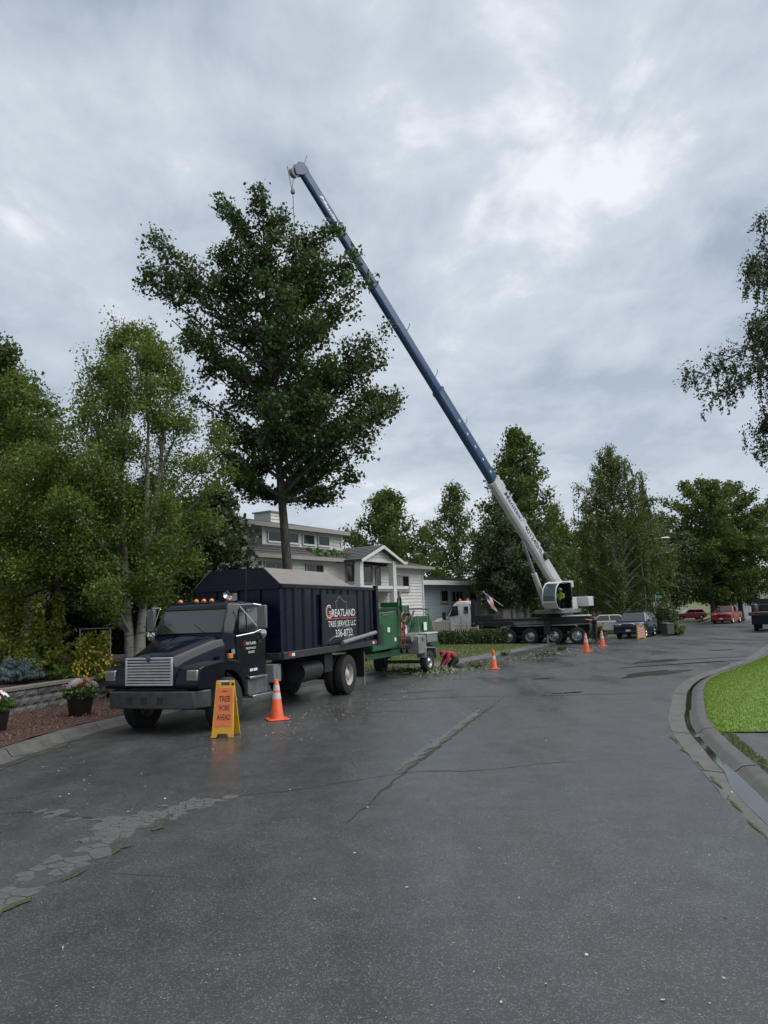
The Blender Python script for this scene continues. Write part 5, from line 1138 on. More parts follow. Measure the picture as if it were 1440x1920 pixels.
cpart(MB().box(-.95, -.8, -1.1, 1.1, .55, .75).box(-1.0, -.92, .3, .5, .75, 1.5).box(-1.0, -.92, .9, 1.0, .75, 1.5), 'rear_bumper', m_redlens if False else m_frame)
# outriggers
for x in (1.72, 6.0):
    cpart(MB().box(x-.16, x+.16, -1.9, 1.75, 1.05, 1.35).box(x-.17, x+.17, 1.55, 1.85, .65, 1.5), 'outrigger', m_deck); cpart(MB().cyl((x, 1.7, .06), (x, 1.7, .9), .06, n=10), 'jack_leg', m_alu); cpart(MB().box(x-.35, x+.35, 1.35, 2.05, .012, .075), 'jack_pad', M('timber_pad', (.12, .095, .065), rough=.8, var=.3))
# superstructure
FX, FY = -.659, -.752; PHI = math.atan2(FY, FX); TC = Vector((11.0-CX, 47.8-CY, -CZ)); rs = (0, 0, PHI)     # z values below are absolute heights
def spart(mb, name, mat, **kw): return mb.build(name, mat, CR, loc=TC, rot=rs, **kw)
spart(MB().cyl((0, 0, 1.38), (0, 0, 1.62), .8, n=24), 'slewing_ring', m_deck, smooth=40)
spart(MB().box(-1.6, 1.9, -.75, .7, 1.62, 1.86), 'turntable', m_grey, bevel=.03)
for y in (-.62, .42): spart(MB().prism([(-1.5, 1.86), (.4, 1.86), (-.6, 2.55), (-1.3, 2.6)], 'y', y, y+.12), 'boom_bracket', m_cw, bevel=.02)
spart(MB().box(-2.4, -1.65, -1.0, 1.2, 2.0, 2.62), 'counterweight', m_cw, bevel=.04)
spart(MB().cyl((-1.35, -.5, 2.05), (-1.35, .4, 2.05), .26, n=16), 'winch', m_deck, smooth=40)
EL = math.atan2(18.92, 21.28)
bsec = MB()
def bsect(x0, x1, w_, h_, zo=0.):
    p = [(-w_/2, h_/2), (w_/2, h_/2), (w_/2, -h_*.28), (w_*.28, -h_/2), (-w_*.28, -h_/2), (-w_/2, -h_*.28)]
    return MB().loft([[(x, y, z+zo) for y, z in p] for x in (x0, x1)])
boom = bsect(-.3, 10.7, .52, .76).build('boom', m_cw, CR, loc=TC+Vector((math.cos(PHI)*-1., math.sin(PHI)*-1., 2.33)), rot=(0, -EL, PHI), bevel=.015)
bsect(10.55, 10.78, .58, .82).build('boom_collar', m_cw, boom); 
secs_ = ((10.78, 17.3, .44, .64), (17.3, 24., .37, .54), (24., 30.1, .30, .44))
for x0, x1, w_, h_ in secs_: bsect(x0, x1, w_, h_, .02).build('boom_section', m_cb, boom, bevel=.01)
for x0, w_, h_ in ((17.2, .44, .64), (23.9, .37, .54)): bsect(x0, x0+.16, w_+.05, h_+.05, .02).build('boom_collar', m_cb, boom)
yb = .263
fit_text('Manitex', 2.3, .36, M('decal_blue', (.02, .03, .16), rough=.4, var=.05), boom, (8.55, yb, .12), SIDE, shear=.35, bold=.02)
MB().add([(7.45, yb, .0), (7.15, yb, .33), (7.12, yb, .33), (7.5, yb, -.1)], [(0, 1, 2, 3)]).build('swoosh', MATS['decal_blue'], boom, fix=False)
fit_text('40124SHL', 2.5, .34, M('decal_black', (.012, .012, .014), rough=.4, var=.05), boom, (5.6, yb, .1), SIDE, bold=.02)
fit_text('Manitex', 1.9, .18, m_letter, boom, (27.9, .153, .08), SIDE, shear=.3, bold=.04)
for k in range(5): MB().box(11.3+k*.95, 11.45+k*.95, .221, .224, .0, .1).build('length_mark', m_letter, boom)
for k in (14.6, 18.0, 21.): MB().tube([(k, .1, .3), (k+.1, .2, .62), (k+.2, .22, .72)], .02, 5).build('wire_guide', m_grey, boom)
MB().lathe([(0, -.1), (.22, -.1), (.26, 0), (.22, .1), (0, .1)], 16, 'y', (4.1, .35, .2)).build('hose_reel', m_black, boom, smooth=40)
MB().box(9.8, 10.3, .12, .25, .38, .5).box(6.9, 7.2, .12, .25, .38, .48).box(4.9, 5.1, .12, .25, .38, .48).build('boom_bracket', m_cw, boom)
# boom head, sheaves, line, block
MB().prism([(29.9, .28), (30.4, .26), (30.55, 0), (30.45, -.5), (30.2, -.62), (30., -.24)], 'y', -.17, -.12).prism([(29.9, .28), (30.4, .26), (30.55, 0), (30.45, -.5), (30.2, -.62), (30., -.24)], 'y', .12, .17).build('boom_head', m_cb, boom, bevel=.01)
MB().lathe([(0, -.14), (.24, -.1), (.2, 0), (.24, .1), (0, .1)], 18, 'y', (30.3, 0, -.52)).lathe([(0, -.12), (.17, -.09), (.14, 0), (.17, .09), (0, .09)], 16, 'y', (30.1, 0, .26)).build('sheave', m_grey, boom, smooth=40)
MB().cyl((30.3, 0, .5), (30.5, 0, .95), .02, n=5).build('wind_sensor', m_grey, boom)
MB().cyl((-.3, 0, .62), (30.1, 0, .42), .018, n=4).build('hoist_line', m_black, boom)
tipw = Vector((11.0+FX*(-1+30.5*math.cos(EL)+.45*math.sin(EL)*1.), 47.8+FY*(-1+30.5*math.cos(EL)+.45*math.sin(EL)), 2.33+30.5*math.sin(EL)-.5*math.cos(EL)))
tl = tipw - Vector((CX, CY, CZ))
MB().cyl(tl+Vector((FX, FY, 0))*.3, tl+Vector((FX, FY, 0))*.06+Vector((0, 0, -1.0)), .02, n=4).cyl(tl-Vector((FX, FY, 0))*.15, tl+Vector((FX, FY, 0))*.04+Vector((0, 0, -1.0)), .02, n=4).cyl(tl+Vector((0, 0, -1.1)), tl+Vector((.1, 0, -6.5)), .02, n=4).build('load_line', m_grey, CR)
MB().lathe([(0, -.14), (.09, -.1), (.11, 0), (.07, .1), (0, .12)], 10, 'z', tuple(tl+Vector((0, 0, -1.1)))).build('hook_block', m_grey, CR, smooth=50, fix=False)
# lift cylinder
cb0 = Vector((1.5, -.05, 1.75)); cb1 = Vector((-1+6.2*math.cos(EL)+.5*math.sin(EL), -.05, 2.33+6.2*math.sin(EL)-.5*math.cos(EL))); mid = cb0.lerp(cb1, .55)
spart(MB().cyl(cb0, mid, .17, n=14), 'lift_cylinder', m_cw, smooth=40); spart(MB().cyl(mid, cb1, .1, n=12), 'cylinder_rod', m_alu, smooth=40)
# operator cab: rounded glass shell, open door
def hoop(y): return [(1.0, 1.95), (1.05, 1.92), (2.3, 1.86), (2.75, 1.95), (3.0, 2.3), (3.0, 2.7), (2.85, 3.15), (2.5, 3.45), (2.0, 3.55), (1.0, 3.5)]
for y in (.5, 1.38): spart(MB().tube([(x, y, z) for x, z in hoop(0)] + [(1.0, y, 1.95)], .042, 8), 'cab_hoop', m_cw, smooth=50)
spart(MB().loft([[(x, .5, z) for x, z in ((2.3, 1.87), (2.76, 1.96), (2.99, 2.3), (2.99, 2.38))], [(x, 1.38, z) for x, z in ((2.3, 1.87), (2.76, 1.96), (2.99, 2.3), (2.99, 2.38))]], caps=False, closed=False), 'cab_nose', m_cw)
spart(MB().loft([[(x, .5, z) for x, z in ((2.99, 2.38), (3.0, 2.7), (2.85, 3.15), (2.5, 3.45))], [(x, 1.38, z) for x, z in ((2.99, 2.38), (3.0, 2.7), (2.85, 3.15), (2.5, 3.45))]], caps=False, closed=False), 'cab_windscreen', m_tglass)
spart(MB().box(1.0, 2.3, .5, 1.38, 1.87, 1.93), 'cab_floor', m_deck); spart(MB().hexa([(1., .5, 3.48), (2.5, .5, 3.44), (2.5, 1.38, 3.44), (1., 1.38, 3.48)], [(1., .5, 3.54), (2., .5, 3.56), (2., 1.38, 3.56), (1., 1.38, 3.54)]), 'cab_roof', m_cw)
spart(MB().box(.98, 1.04, .5, 1.38, 1.93, 3.5), 'cab_back', m_deck); spart(MB().box(1.04, 2.9, .47, .5, 1.93, 2.5), 'cab_wall', m_deck)
spart(MB().prism([(1.05, 2.5), (2.96, 2.5), (2.84, 3.1), (2.5, 3.42), (1.05, 3.46)], 'y', .475, .49), 'cab_far_glass', m_tglass)
spart(MB().box(1.2, 1.7, .65, 1.2, 1.93, 2.3).box(1.15, 1.28, .65, 1.2, 2.3, 3.0), 'seat', m_black, bevel=.04)
dd = MB().prism([(0, .0), (.95, -.02), (1.1, .2), (1.12, .55), (0, .55)], 'y', -.02, .02).build('cab_door', m_cw, CR, loc=TC+Matrix.Rotation(PHI, 3, 'Z') @ Vector((1.02, 1.42, 1.92)), rot=(0, 0, PHI+R(28)), bevel=.02)
MB().prism([(.04, .56), (1.08, .56), (1.04, .95), (.85, 1.3), (.55, 1.5), (.04, 1.53)], 'y', -.012, .012).build('door_glass', m_tglass, dd)
MB().tube([(0, 0, .55), (0, 0, 1.56), (.55, 0, 1.53), (.88, 0, 1.32), (1.08, 0, .95), (1.12, 0, .5)], .035, 6).build('door_frame', m_black, dd, smooth=50); MB().box(.75, .82, .021, .035, .2, .4).build('door_handle', m_black, dd)
spart(MB().box(.4, 1.0, .9, 1.3, 3.2, 3.62), 'air_unit', m_cw, bevel=.03)

# ------------------------------------------------------------------ cars
def car(name, label, loc, ang, L, W, belt, roof, paint, gx, rx, wb, wr, group=None, hood=.95, nose=None, tail=None, bed=None, fo=None, sp=(.5,), rim=None, cat='car', lower=None):
    """x forward; gx = (rear,front) of the glasshouse at the belt, rx = at the roof"""
    t = thing(name, label, cat, loc, ang, group); h = L/2; fo = fo or (L-wb)/2; fx = h-fo; bx_ = fx-wb; g0 = .3*wr/.34
    def arch(cx): return [(cx+(wr+.07)*math.cos(a), wr+(wr+.07)*math.sin(a)) for a in [R(-12+204*k/10) for k in range(11)]]
    prof = [(-h+.05, g0+.12), (-h, .55), (-h+.02, tail or belt-.12), (-h+.12, (tail or belt-.12)+.08), (gx[0], belt)] if not bed else [(-h, g0+.2), (-h, belt-.02), (gx[0], belt-.02), (gx[0], belt)]
    prof += [(gx[1], belt), (gx[1]+.12, belt-.02), (h-.3, hood), (h-.07, hood-.14), (h, .6), (h-.06, g0)] + arch(fx) + arch(bx_)
    bd = MB().prism(prof, 'y', -W/2, W/2).build('body', paint, t, bevel=.07, seg=3, smooth=40)
    wb_, wt_ = W/2-.05, W/2-.22
    c = [(gx[0], -wb_, belt-.01), (gx[1], -wb_, belt-.01), (gx[1], wb_, belt-.01), (gx[0], wb_, belt-.01), (rx[0], -wt_, roof), (rx[1], -wt_, roof), (rx[1], wt_, roof), (rx[0], wt_, roof)]
    MB().hexa(c[:4], c[4:]).build('cabin', paint, bd, bevel=.06, seg=3, smooth=40)
    V = [Vector(p) for p in c]
    def face(a, b, d, e, u0, u1, v0, v1, nm, off):
        q = [V[a].lerp(V[b], u).lerp(V[e].lerp(V[d], u), v) for u, v in ((u0, v0), (u1, v0), (u1, v1), (u0, v1))]
        MB().poly([p+off for p in q]).build(nm, m_cabglass, bd, fix=False)
    face(1, 2, 6, 5, .05, .95, .08, .92, 'windscreen', Vector((.012, 0, .008))); face(0, 3, 7, 4, .08, .92, .2, .9, 'rear_window', Vector((-.012, 0, .008)))
    ed = [.04] + list(sp) + [.96]
    for s, (a, b, d, e) in ((1, (3, 2, 6, 7)), (-1, (0, 1, 5, 4))):
        for i in range(len(ed)-1): face(a, b, d, e, ed[i]+.02, ed[i+1]-.02, .1, .88, 'side_window', Vector((0, s*.012, .004)))
        wheel(t, (fx, s*(W/2-.12), wr), wr, .22, wr*.62, rim or m_alloy, s, .03, 5); wheel(t, (bx_, s*(W/2-.12), wr), wr, .22, wr*.62, rim or m_alloy, s, .03, 5)
        MB().box(h-.12, h-.02, s*(W/2-.5), s*(W/2-.08), hood-.28, hood-.12).build('headlight', m_lens, bd, bevel=.02); MB().box(-h-.012, -h+.1, s*(W/2-.3), s*(W/2-.06), (belt-.35), (belt-.12)).build('tail_light', m_redlens, bd, bevel=.02)
        MB().box(gx[1]-.35, gx[1]-.18, s*(W/2), s*(W/2+.17), belt+.0, belt+.15).build('mirror', paint, bd, bevel=.03); MB().box(0., .12, s*(W/2+.0), s*(W/2+.025), belt-.2, belt-.16).build('door_handle', m_black, bd)
        MB().box(gx[0]*.3, gx[0]*.3+.012, s*(W/2-.02), s*(W/2+.004), .45, belt-.05).build('door_seam', m_black, bd)
    MB().box(h-.05, h+.01, -.5, .5, hood-.33, hood-.17).build('grille', m_black, bd, bevel=.02); MB().box(h-.1, h+.04, -W/2+.08, W/2-.08, g0+.02, g0+.2).build('bumper', lower or m_black, bd, bevel=.04)
    MB().box(h+.03, h+.045, -.16, .16, .5, .62).build('number_plate', m_letter, bd)
    return t, bd
m_dblue = M('dark_blue_paint', (.010, .016, .05), rough=.3, var=.1, coat=.7); m_redp = M('red_paint', (.30, .012, .018), rough=.32, var=.12, coat=.5); m_beige = M('silver_beige_paint', (.42, .41, .37), rough=.35, var=.05, coat=.4); m_redd = M('deep_red_paint', (.24, .012, .016), rough=.32, var=.12, coat=.5)
suv, sb = car('parked_suv', 'dark blue SUV with roof rack parked facing the camera', (17.6, 53.3, hz(53.3)), -(math.pi/2+R(31)), 4.85, 1.98, 1.12, 1.72, m_dblue, (-2.3, 1.05), (-2.15, .35), 2.77, .38, hood=1.1, tail=1.1, sp=(.3, .64))
MB().box(-1.6, .2, -.62, -.56, 1.74, 1.8).box(-1.6, .2, .56, .62, 1.74, 1.8).box(-1.3, -.05, -.56, .56, 1.78, 1.83).build('roof_rack', m_black, sb)
MB().box(2.42, 2.455, -.42, .42, .82, 1.03).build('grille_surround', m_chrome, sb, bevel=.02); MB().box(2.456, 2.462, -.36, .36, .87, .91).box(2.456, 2.462, -.36, .36, .94, .98).build('grille_slot', m_black, sb)
car('parked_car', 'pale beige car in the driveway behind the dark blue SUV', (17.0, 59.2, hz(59)+.15), R(165), 4.7, 1.8, .98, 1.45, m_beige, (-1.9, .95), (-1.2, .3), 2.7, .33)
car('parked_hatchback', 'red hatchback parked side-on beyond the far grass', (40.6, 101, hz(101)+.1), R(178), 4.2, 1.75, .95, 1.45, m_redp, (-1.95, .9), (-1.6, .2), 2.55, .32)
pk, pb = car('parked_pickup', 'red pickup truck parked under the corner trees', (36.9, 81.6, hz(81.6)), -(math.pi/2+R(36)), 5.6, 2.0, 1.22, 1.86, m_redd, (-.75, 1.15), (-.6, .55), 3.5, .42, hood=1.18, bed=True, cat='pickup', lower=m_redd)
MB().box(-2.65, -.95, -.82, .82, 1.205, 1.212).build('bed_cover', m_black, pb)
# dark flatbed truck, rear view at the right edge
FB = thing('flatbed_truck', 'dark flatbed work truck seen from behind at the right edge', 'truck', (27.95, 55.2, hz(55)), R(90-31))
MB().box(-1.0, 5.5, -.4, .4, .55, .9).build('chassis', m_frame, FB); bd_ = MB().box(-1.1, 2.6, -1.15, 1.15, 1.15, 1.4).build('bed', M('rusty_bed_edge', (.035, .025, .02), rough=.7, var=.4, scale=5), FB, bevel=.02)
MB().box(-1.05, 2.5, -1.0, 1.0, .5, 1.14).build('side_bins', m_navymat, FB, bevel=.02); MB().box(2.65, 2.75, -1.1, 1.1, 1.4, 2.35).build('headboard', m_deck, FB); MB().loft([plan(.8, 2.9, 4.6, .95), plan(1.6, 2.9, 4.7, .95), plan(2.25, 2.95, 4.3, .85)]).build('cab', m_navy, FB, bevel=.04); MB().box(4.5, 5.7, -.9, .9, .75, 1.5).build('hood', m_navy, FB, bevel=.08)
MB().poly([(2.94, -.7, 1.65), (2.94, .7, 1.65), (2.955, .66, 2.15), (2.955, -.66, 2.15)]).build('rear_window', m_cabglass, FB, fix=False)
for k, (x, y) in enumerate(((.2, .85), (.6, .85), (1.05, .88), (1.5, .85))): MB().lathe([(0, 0), (.19, 0), (.19, .5), (.15, .56), (.06, .6), (0, .6)], 14, 'z', (x, y, 1.4)).build('canister', m_deck, FB, smooth=40, fix=False)
MB().box(1.9, 2.5, -.8, .9, 1.4, 1.95).build('crate', m_deck, FB, bevel=.03)
for s in (1, -1):
    wheel(FB, (.6, s*.85, .42), .42, .3, .24, m_steelrim, s, .06); wheel(FB, (4.6, s*.9, .42), .42, .25, .24, m_steelrim, s, .0)
    MB().box(-1.115, -1.1, s*.75, s*1.0, 1.2, 1.34).build('tail_lamp', m_redlens, FB)
# ------------------------------------------------------------------ traffic control
m_or = M('cone_orange', (.62, .085, .02), rough=.5, scale=9, alt=(.30, .06, .03), altpos=(.52, .82)); m_refl = M('reflective_white', (.50, .52, .54), rough=.4, scale=16, alt=(.2, .2, .2), altpos=(.5, .85)); m_dirty = M('worn_orange', (.42, .12, .05), rough=.6, var=.25, scale=14)
def cone(label, x, y, h, rz, dirty=False):
    t = thing('traffic_cone', label, 'traffic cone', (x, y, hz(y)+.004), rz, 'traffic cones along the work zone'); s = h/.84; b = .235*s
    MB().prism([(-b, -b+.05), (-b+.05, -b), (b-.05, -b), (b, -b+.05), (b, b-.05), (b-.05, b), (-b+.05, b), (-b, b-.05)], 'z', 0, .03*s).build('base', m_or, t, bevel=.01)
    def r(z): return (.152 + (.042-.152)*z/(.84))*s
    def seg(a, c, mat, nm, e): MB().lathe([(r(a)+e, a*s), (r(c)+e, c*s)], 24, 'z').build(nm, mat, t, smooth=60)
    MB().lathe([(r(.03)+.012, .03*s), (r(.06), .06*s), (r(.84), .84*s), (r(.84)-.008, .84*s+.006), (.012, .80*s)], 24, 'z').build('body', m_or, t, smooth=50)
    seg(.44, .57, m_refl, 'reflective_band', .0025); seg(.62, .74, m_dirty if dirty else m_refl, 'reflective_band', .0025)
    return t
cone('nearest orange cone beside the black truck door', -2.47, 16.35, .84, .35)
cone('orange cone on the road beside the kneeling worker', 3.93, 28.5, .70, .2, True)
cone('orange cone nearer the camera of the pair by the crane rear', 9.82, 37.5, .90, .5)
cone('orange cone at the feet of the standing worker', 11.94, 42.1, .86, .1)
m_sy = M('sign_yellow', (.55, .29, .015), rough=.45, scale=8, alt=(.26, .14, .03), altpos=(.52, .85)); m_so = M('sign_orange', (.60, .15, .045), rough=.45, var=.1)
FRONT = (R(90), 0, 0)
def aframe(name, label, cat, loc, rz, w, h, spread, sx=1.):
    t = thing(name, label, cat, loc, rz); an = math.atan2(spread, h); ln = math.hypot(spread, h)
    legs = []
    for s in (-1, 1):
        o = [(-w/2, 0), (-w/2+.01, .03), (-w/2+.045, ln), (-w/2+.13, ln), (-w/2+.13, ln-.1), (w/2-.13, ln-.1), (w/2-.13, ln), (w/2-.045, ln), (w/2-.01, .03), (w/2, 0), (w/2-.1, 0), (w/2-.13, .07), (-w/2+.13, .07), (-w/2+.1, 0)]
        p = MB().prism(o, 'y', -.014, .014).build('leg_panel', m_sy, t, bevel=.006, loc=(0, s*spread, 0), rot=(s*an, 0, 0)); legs.append(p)
    MB().cyl((-w/2+.06, 0, h-.02), (w/2-.06, 0, h-.02), .018, n=10).build('hinge', m_refl, t)
    return t, legs[0], ln
sg_, pn_, ln = aframe('folding_sign', 'yellow folding sign with orange TREE WORK AHEAD panel by the truck wheel', 'sign', (-3.12, 14.28, hz(14)+.004), R(-7), .44, 1.02, .2)
MB().prism([(-.165, .2), (.165, .2), (.15, ln-.14), (-.15, ln-.14)], 'y', -.021, -.0145).build('sign_face', m_so, pn_)
m_ltr = M('sign_lettering', (.05, .018, .012), rough=.6, var=.1)
for w_, z, wd in (('TREE', .70, .215), ('WORK', .535, .225), ('AHEAD', .365, .265)): fit_text(w_, wd, .105, m_ltr, pn_, (0.01, -.0225, z), FRONT, bold=.02)
MB().box(-.06, .05, -.0225, -.0212, .825, .835).box(-.03, .07, -.0225, -.0212, .845, .852).build('faint_mark', m_ltr, pn_)
MB().lathe([(0, -.004), (.028, 0), (.03, .01)], 12, 'y', (.155, -.02, ln-.07)).build('clip', m_black, pn_)
ba, bp, ln = aframe('folding_barricade', 'small yellow barricade with orange and white diagonal stripes by the blue SUV', 'barricade', (16.75, 49.9, hz(50)+.004), R(-8), .56, .9, .24)
MB().prism([(-.2, .15), (.2, .15), (.18, ln-.12), (-.18, ln-.12)], 'y', -.02, -.0145).build('stripe_face', m_refl, bp)
for k in range(4): z = .2+k*.17; MB().prism([(-.19, z+.12), (.19, z-.03), (.19, z+.05), (-.19, z+.2)], 'y', -.023, -.0202).build('stripe', m_so, bp)

# ------------------------------------------------------------------ people
m_skin = M('skin', (.42, .24, .17), rough=.55, var=.08); m_hair = M('dark_hair', (.02, .014, .01), rough=.7)
def person(label, loc, rz, J, E, mats, cat='person'):
    """J joint name -> (x,y,z,r); E list of (a,b,material index); one skinned body"""
    names = list(J); me = bpy.data.meshes.new('person'); me.from_pydata([J[n][:3] for n in names], [(names.index(a), names.index(b)) for a, b, _ in E], [])
    o = bpy.data.objects.new('person', me); C.objects.link(o)
    sk = o.modifiers.new('skin', 'SKIN'); sk.use_smooth_shade = True; sk.branch_smoothing = .6
    for i, n in enumerate(names):
        v = me.skin_vertices[0].data[i]; r = J[n][3]; v.radius = r if isinstance(r, tuple) else (r, r); v.use_root = (n == 'pelvis')
    o.modifiers.new('subsurf', 'SUBSURF').levels = 2; o.modifiers['subsurf'].render_levels = 2
    dg = bpy.context.evaluated_depsgraph_get(); m2 = bpy.data.meshes.new_from_object(o.evaluated_get(dg)); bpy.data.objects.remove(o)
    m2.materials.clear()
    for m in mats: m2.materials.append(m)
    A = np.array([J[a][:3] for a, b, _ in E]); B = np.array([J[b][:3] for a, b, _ in E]); mi = [k for *_, k in E]; out = []
    for p in m2.polygons:
        c = np.array(p.center); d = B-A; t = np.clip(((c-A)*d).sum(1)/((d*d).sum(1)+1e-9), 0, 1); out.append(mi[int(np.argmin(np.linalg.norm(A+d*t[:, None]-c, axis=1)))])
    m2.polygons.foreach_set('material_index', out); m2.polygons.foreach_set('use_smooth', [True]*len(out)); m2.name = 'person'
    q = bpy.data.objects.new('person', m2); C.objects.link(q); q.location = loc; q.rotation_euler = (0, 0, rz); return tag(q, label, cat)
def hand(J, E, n, w, d, side, k):
    """palm and five fingers from wrist w along unit d"""
    w = Vector(w); d = Vector(d).normalized(); s = Vector(side).normalized(); J[n+'palm'] = (*(w+d*.07), (.03, .022)); E.append((n+'wrist', n+'palm', k))
    for i, (o, l) in enumerate(((-.028, .075), (-.01, .085), (.01, .08), (.027, .062))):
        a = w+d*.095+s*o; b = a+d*l*.55; c = b+(d*.6+Vector((0, 0, -.6))).normalized()*l*.45
        J[f'{n}f{i}a'] = (*a, .011); J[f'{n}f{i}b'] = (*b, .0095); J[f'{n}f{i}c'] = (*c, .008); E += [(n+'palm', f'{n}f{i}a', k), (f'{n}f{i}a', f'{n}f{i}b', k), (f'{n}f{i}b', f'{n}f{i}c', k)]
    a = w+d*.045-s*.04; b = a+(d*.8-s*.5).normalized()*.035; J[n+'ta'] = (*a, .012); J[n+'tb'] = (*b, .01); E += [(n+'palm', n+'ta', k), (n+'ta', n+'tb', k)]
# kneeling worker, red jacket (faces -x)
J = {'pelvis': (.24, 0, .40, .17), 'spine': (.1, 0, .58, .18), 'chest': (-.06, 0, .66, .19), 'neck': (-.21, 0, .63, .065), 'skull': (-.3, 0, .58, .09), 'chin': (-.36, 0, .50, .06), 'nose': (-.41, 0, .54, .018)}
E = [('pelvis', 'spine', 1), ('spine', 'chest', 1), ('chest', 'neck', 1), ('neck', 'skull', 0), ('skull', 'chin', 0), ('chin', 'nose', 0)]
for s, n in ((1, 'l'), (-1, 'r')):
    J[n+'sh'] = (-.1, s*.2, .60, .09); J[n+'el'] = (-.17, s*.27, .36, .07); J[n+'wrist'] = (-.33, s*.19, .14, .045)
    E += [('chest', n+'sh', 1), (n+'sh', n+'el', 1), (n+'el', n+'wrist', 1)]; hand(J, E, n, J[n+'wrist'][:3], (-.7, 0, -.6), (0, s, 0), 0)
    J[n+'hip'] = (.26, s*.11, .36, .12); J[n+'kn'] = (-.06, s*.16, .12, .08); J[n+'an'] = (.36, s*.14, .09, .055); J[n+'toe'] = (.46, s*.14, .05, .045); E += [('pelvis', n+'hip', 2), (n+'hip', n+'kn', 2), (n+'kn', n+'an', 2), (n+'an', n+'toe', 3)]
m_redj = M('red_jacket', (.30, .018, .03), rough=.75, var=.2, scale=7, bump=.4, bscale=14); m_dk = M('dark_trousers', (.012, .012, .014), rough=.85, var=.3, bump=.4, bscale=14); m_boot = M('work_boot', (.03, .02, .013), rough=.7)
pz = hz(29.3)
pk_ = person('person in red jacket kneeling on the road behind the wood chipper', (2.35, 29.35, pz), R(12), J, E, [m_skin, m_redj, m_dk, m_boot])
cap = MB().lathe([(.105, -.02), (.11, .03), (.085, .085), (.04, .11), (0, .115)], 16, 'z').build('cap', m_redj, pk_, smooth=60, loc=(-.3, 0, .615), rot=(0, R(-28), 0))
# standing worker at the crane tail (faces -x), left arm reaching, right hand on hip
J = {'pelvis': (0, 0, .98, .14), 'spine': (.0, 0, 1.15, .135), 'chest': (-.03, 0, 1.36, .15), 'neck': (-.06, 0, 1.52, .055), 'skull': (-.08, 0, 1.66, .09), 'chin': (-.13, 0, 1.58, .055), 'nose': (-.185, 0, 1.63, .016)}
E = [('pelvis', 'spine', 1), ('spine', 'chest', 1), ('chest', 'neck', 1), ('neck', 'skull', 0), ('skull', 'chin', 0), ('chin', 'nose', 0)]
for s, n in ((1, 'l'), (-1, 'r')):
    J[n+'sh'] = (-.02, s*.2, 1.44, .07)
    if s == 1: J[n+'el'] = (.2, s*.34, 1.22, .05); J[n+'wrist'] = (.02, s*.24, 1.04, .034); hd = (-.7, -.2, -.3)
    else: J[n+'el'] = (-.32, s*.24, 1.4, .05); J[n+'wrist'] = (-.58, s*.2, 1.47, .034); hd = (-1, 0, .1)
    E += [('chest', n+'sh', 1), (n+'sh', n+'el', 1), (n+'el', n+'wrist', 0)]; hand(J, E, n, J[n+'wrist'][:3], hd, (0, s, .2), 0)
    J[n+'hip'] = (0, s*.1, .9, .11); J[n+'kn'] = (-.03+.05*s, s*.13, .5, .075); J[n+'an'] = (.03+.07*s, s*.15, .09, .05); J[n+'toe'] = (-.13+.07*s, s*.16, .04, .042); E += [('pelvis', n+'hip', 2), (n+'hip', n+'kn', 2), (n+'kn', n+'an', 2), (n+'an', n+'toe', 3)]
m_brs = M('brown_shirt', (.045, .032, .024), rough=.85, var=.25, bump=.4, bscale=14); m_brt = M('brown_trousers', (.028, .024, .019), rough=.85, var=.25, bump=.4, bscale=14)
ps = person('person in dark brown work clothes standing with one hand on the crane tail', (12.75, 46.2, hz(46)+.0), R(8), J, E, [m_skin, m_brs, m_brt, m_boot])
MB().lathe([(.105, -.02), (.112, .03), (.09, .085), (.04, .115), (0, .12)], 16, 'z').build('cap', m_brt, ps, smooth=60, loc=(-.08, 0, 1.69))
# crane operator seated in the cab (faces +x)
J = {'pelvis': (0, 0, .42, .14), 'spine': (-.02, 0, .6, .14), 'chest': (.0, 0, .82, .155), 'neck': (.02, 0, .98, .055), 'skull': (.04, 0, 1.11, .09), 'chin': (.09, 0, 1.03, .055), 'nose': (.145, 0, 1.08, .016)}
E = [('pelvis', 'spine', 1), ('spine', 'chest', 1), ('chest', 'neck', 1), ('neck', 'skull', 0), ('skull', 'chin', 0), ('chin', 'nose', 0)]
for s, n in ((1, 'l'), (-1, 'r')):
    J[n+'sh'] = (0, s*.2, .9, .075); J[n+'el'] = (.1, s*.27, .64, .055); J[n+'wrist'] = (.34, s*.22, .62, .035); E += [('chest', n+'sh', 1), (n+'sh', n+'el', 1), (n+'el', n+'wrist', 0)]; hand(J, E, n, J[n+'wrist'][:3], (1, 0, -.1), (0, s, 0), 0)
    J[n+'hip'] = (.05, s*.1, .42, .11); J[n+'kn'] = (.46, s*.13, .45, .075); J[n+'an'] = (.52, s*.13, .08, .05); J[n+'toe'] = (.68, s*.13, .04, .042); E += [('pelvis', n+'hip', 2), (n+'hip', n+'kn', 2), (n+'kn', n+'an', 2), (n+'an', n+'toe', 3)]
m_hv = M('hi_vis_yellow', (.36, .62, .03), rough=.7, var=.1); op_l = Vector((1.5, .93))
ow = Vector((11.0+FX*op_l.x - FY*op_l.y, 47.8+FY*op_l.x + FX*op_l.y, 1.93))
po = person('person in bright yellow-green vest and white hard hat seated in the crane cab', tuple(ow), PHI, J, E, [m_skin, m_hv, m_dk, m_boot])
MB().lathe([(.15, -.02), (.125, .0), (.12, .06), (.09, .11), (.04, .135), (0, .14)], 16, 'z').build('hard_hat', m_letter, po, smooth=60, loc=(.04, 0, 1.14))

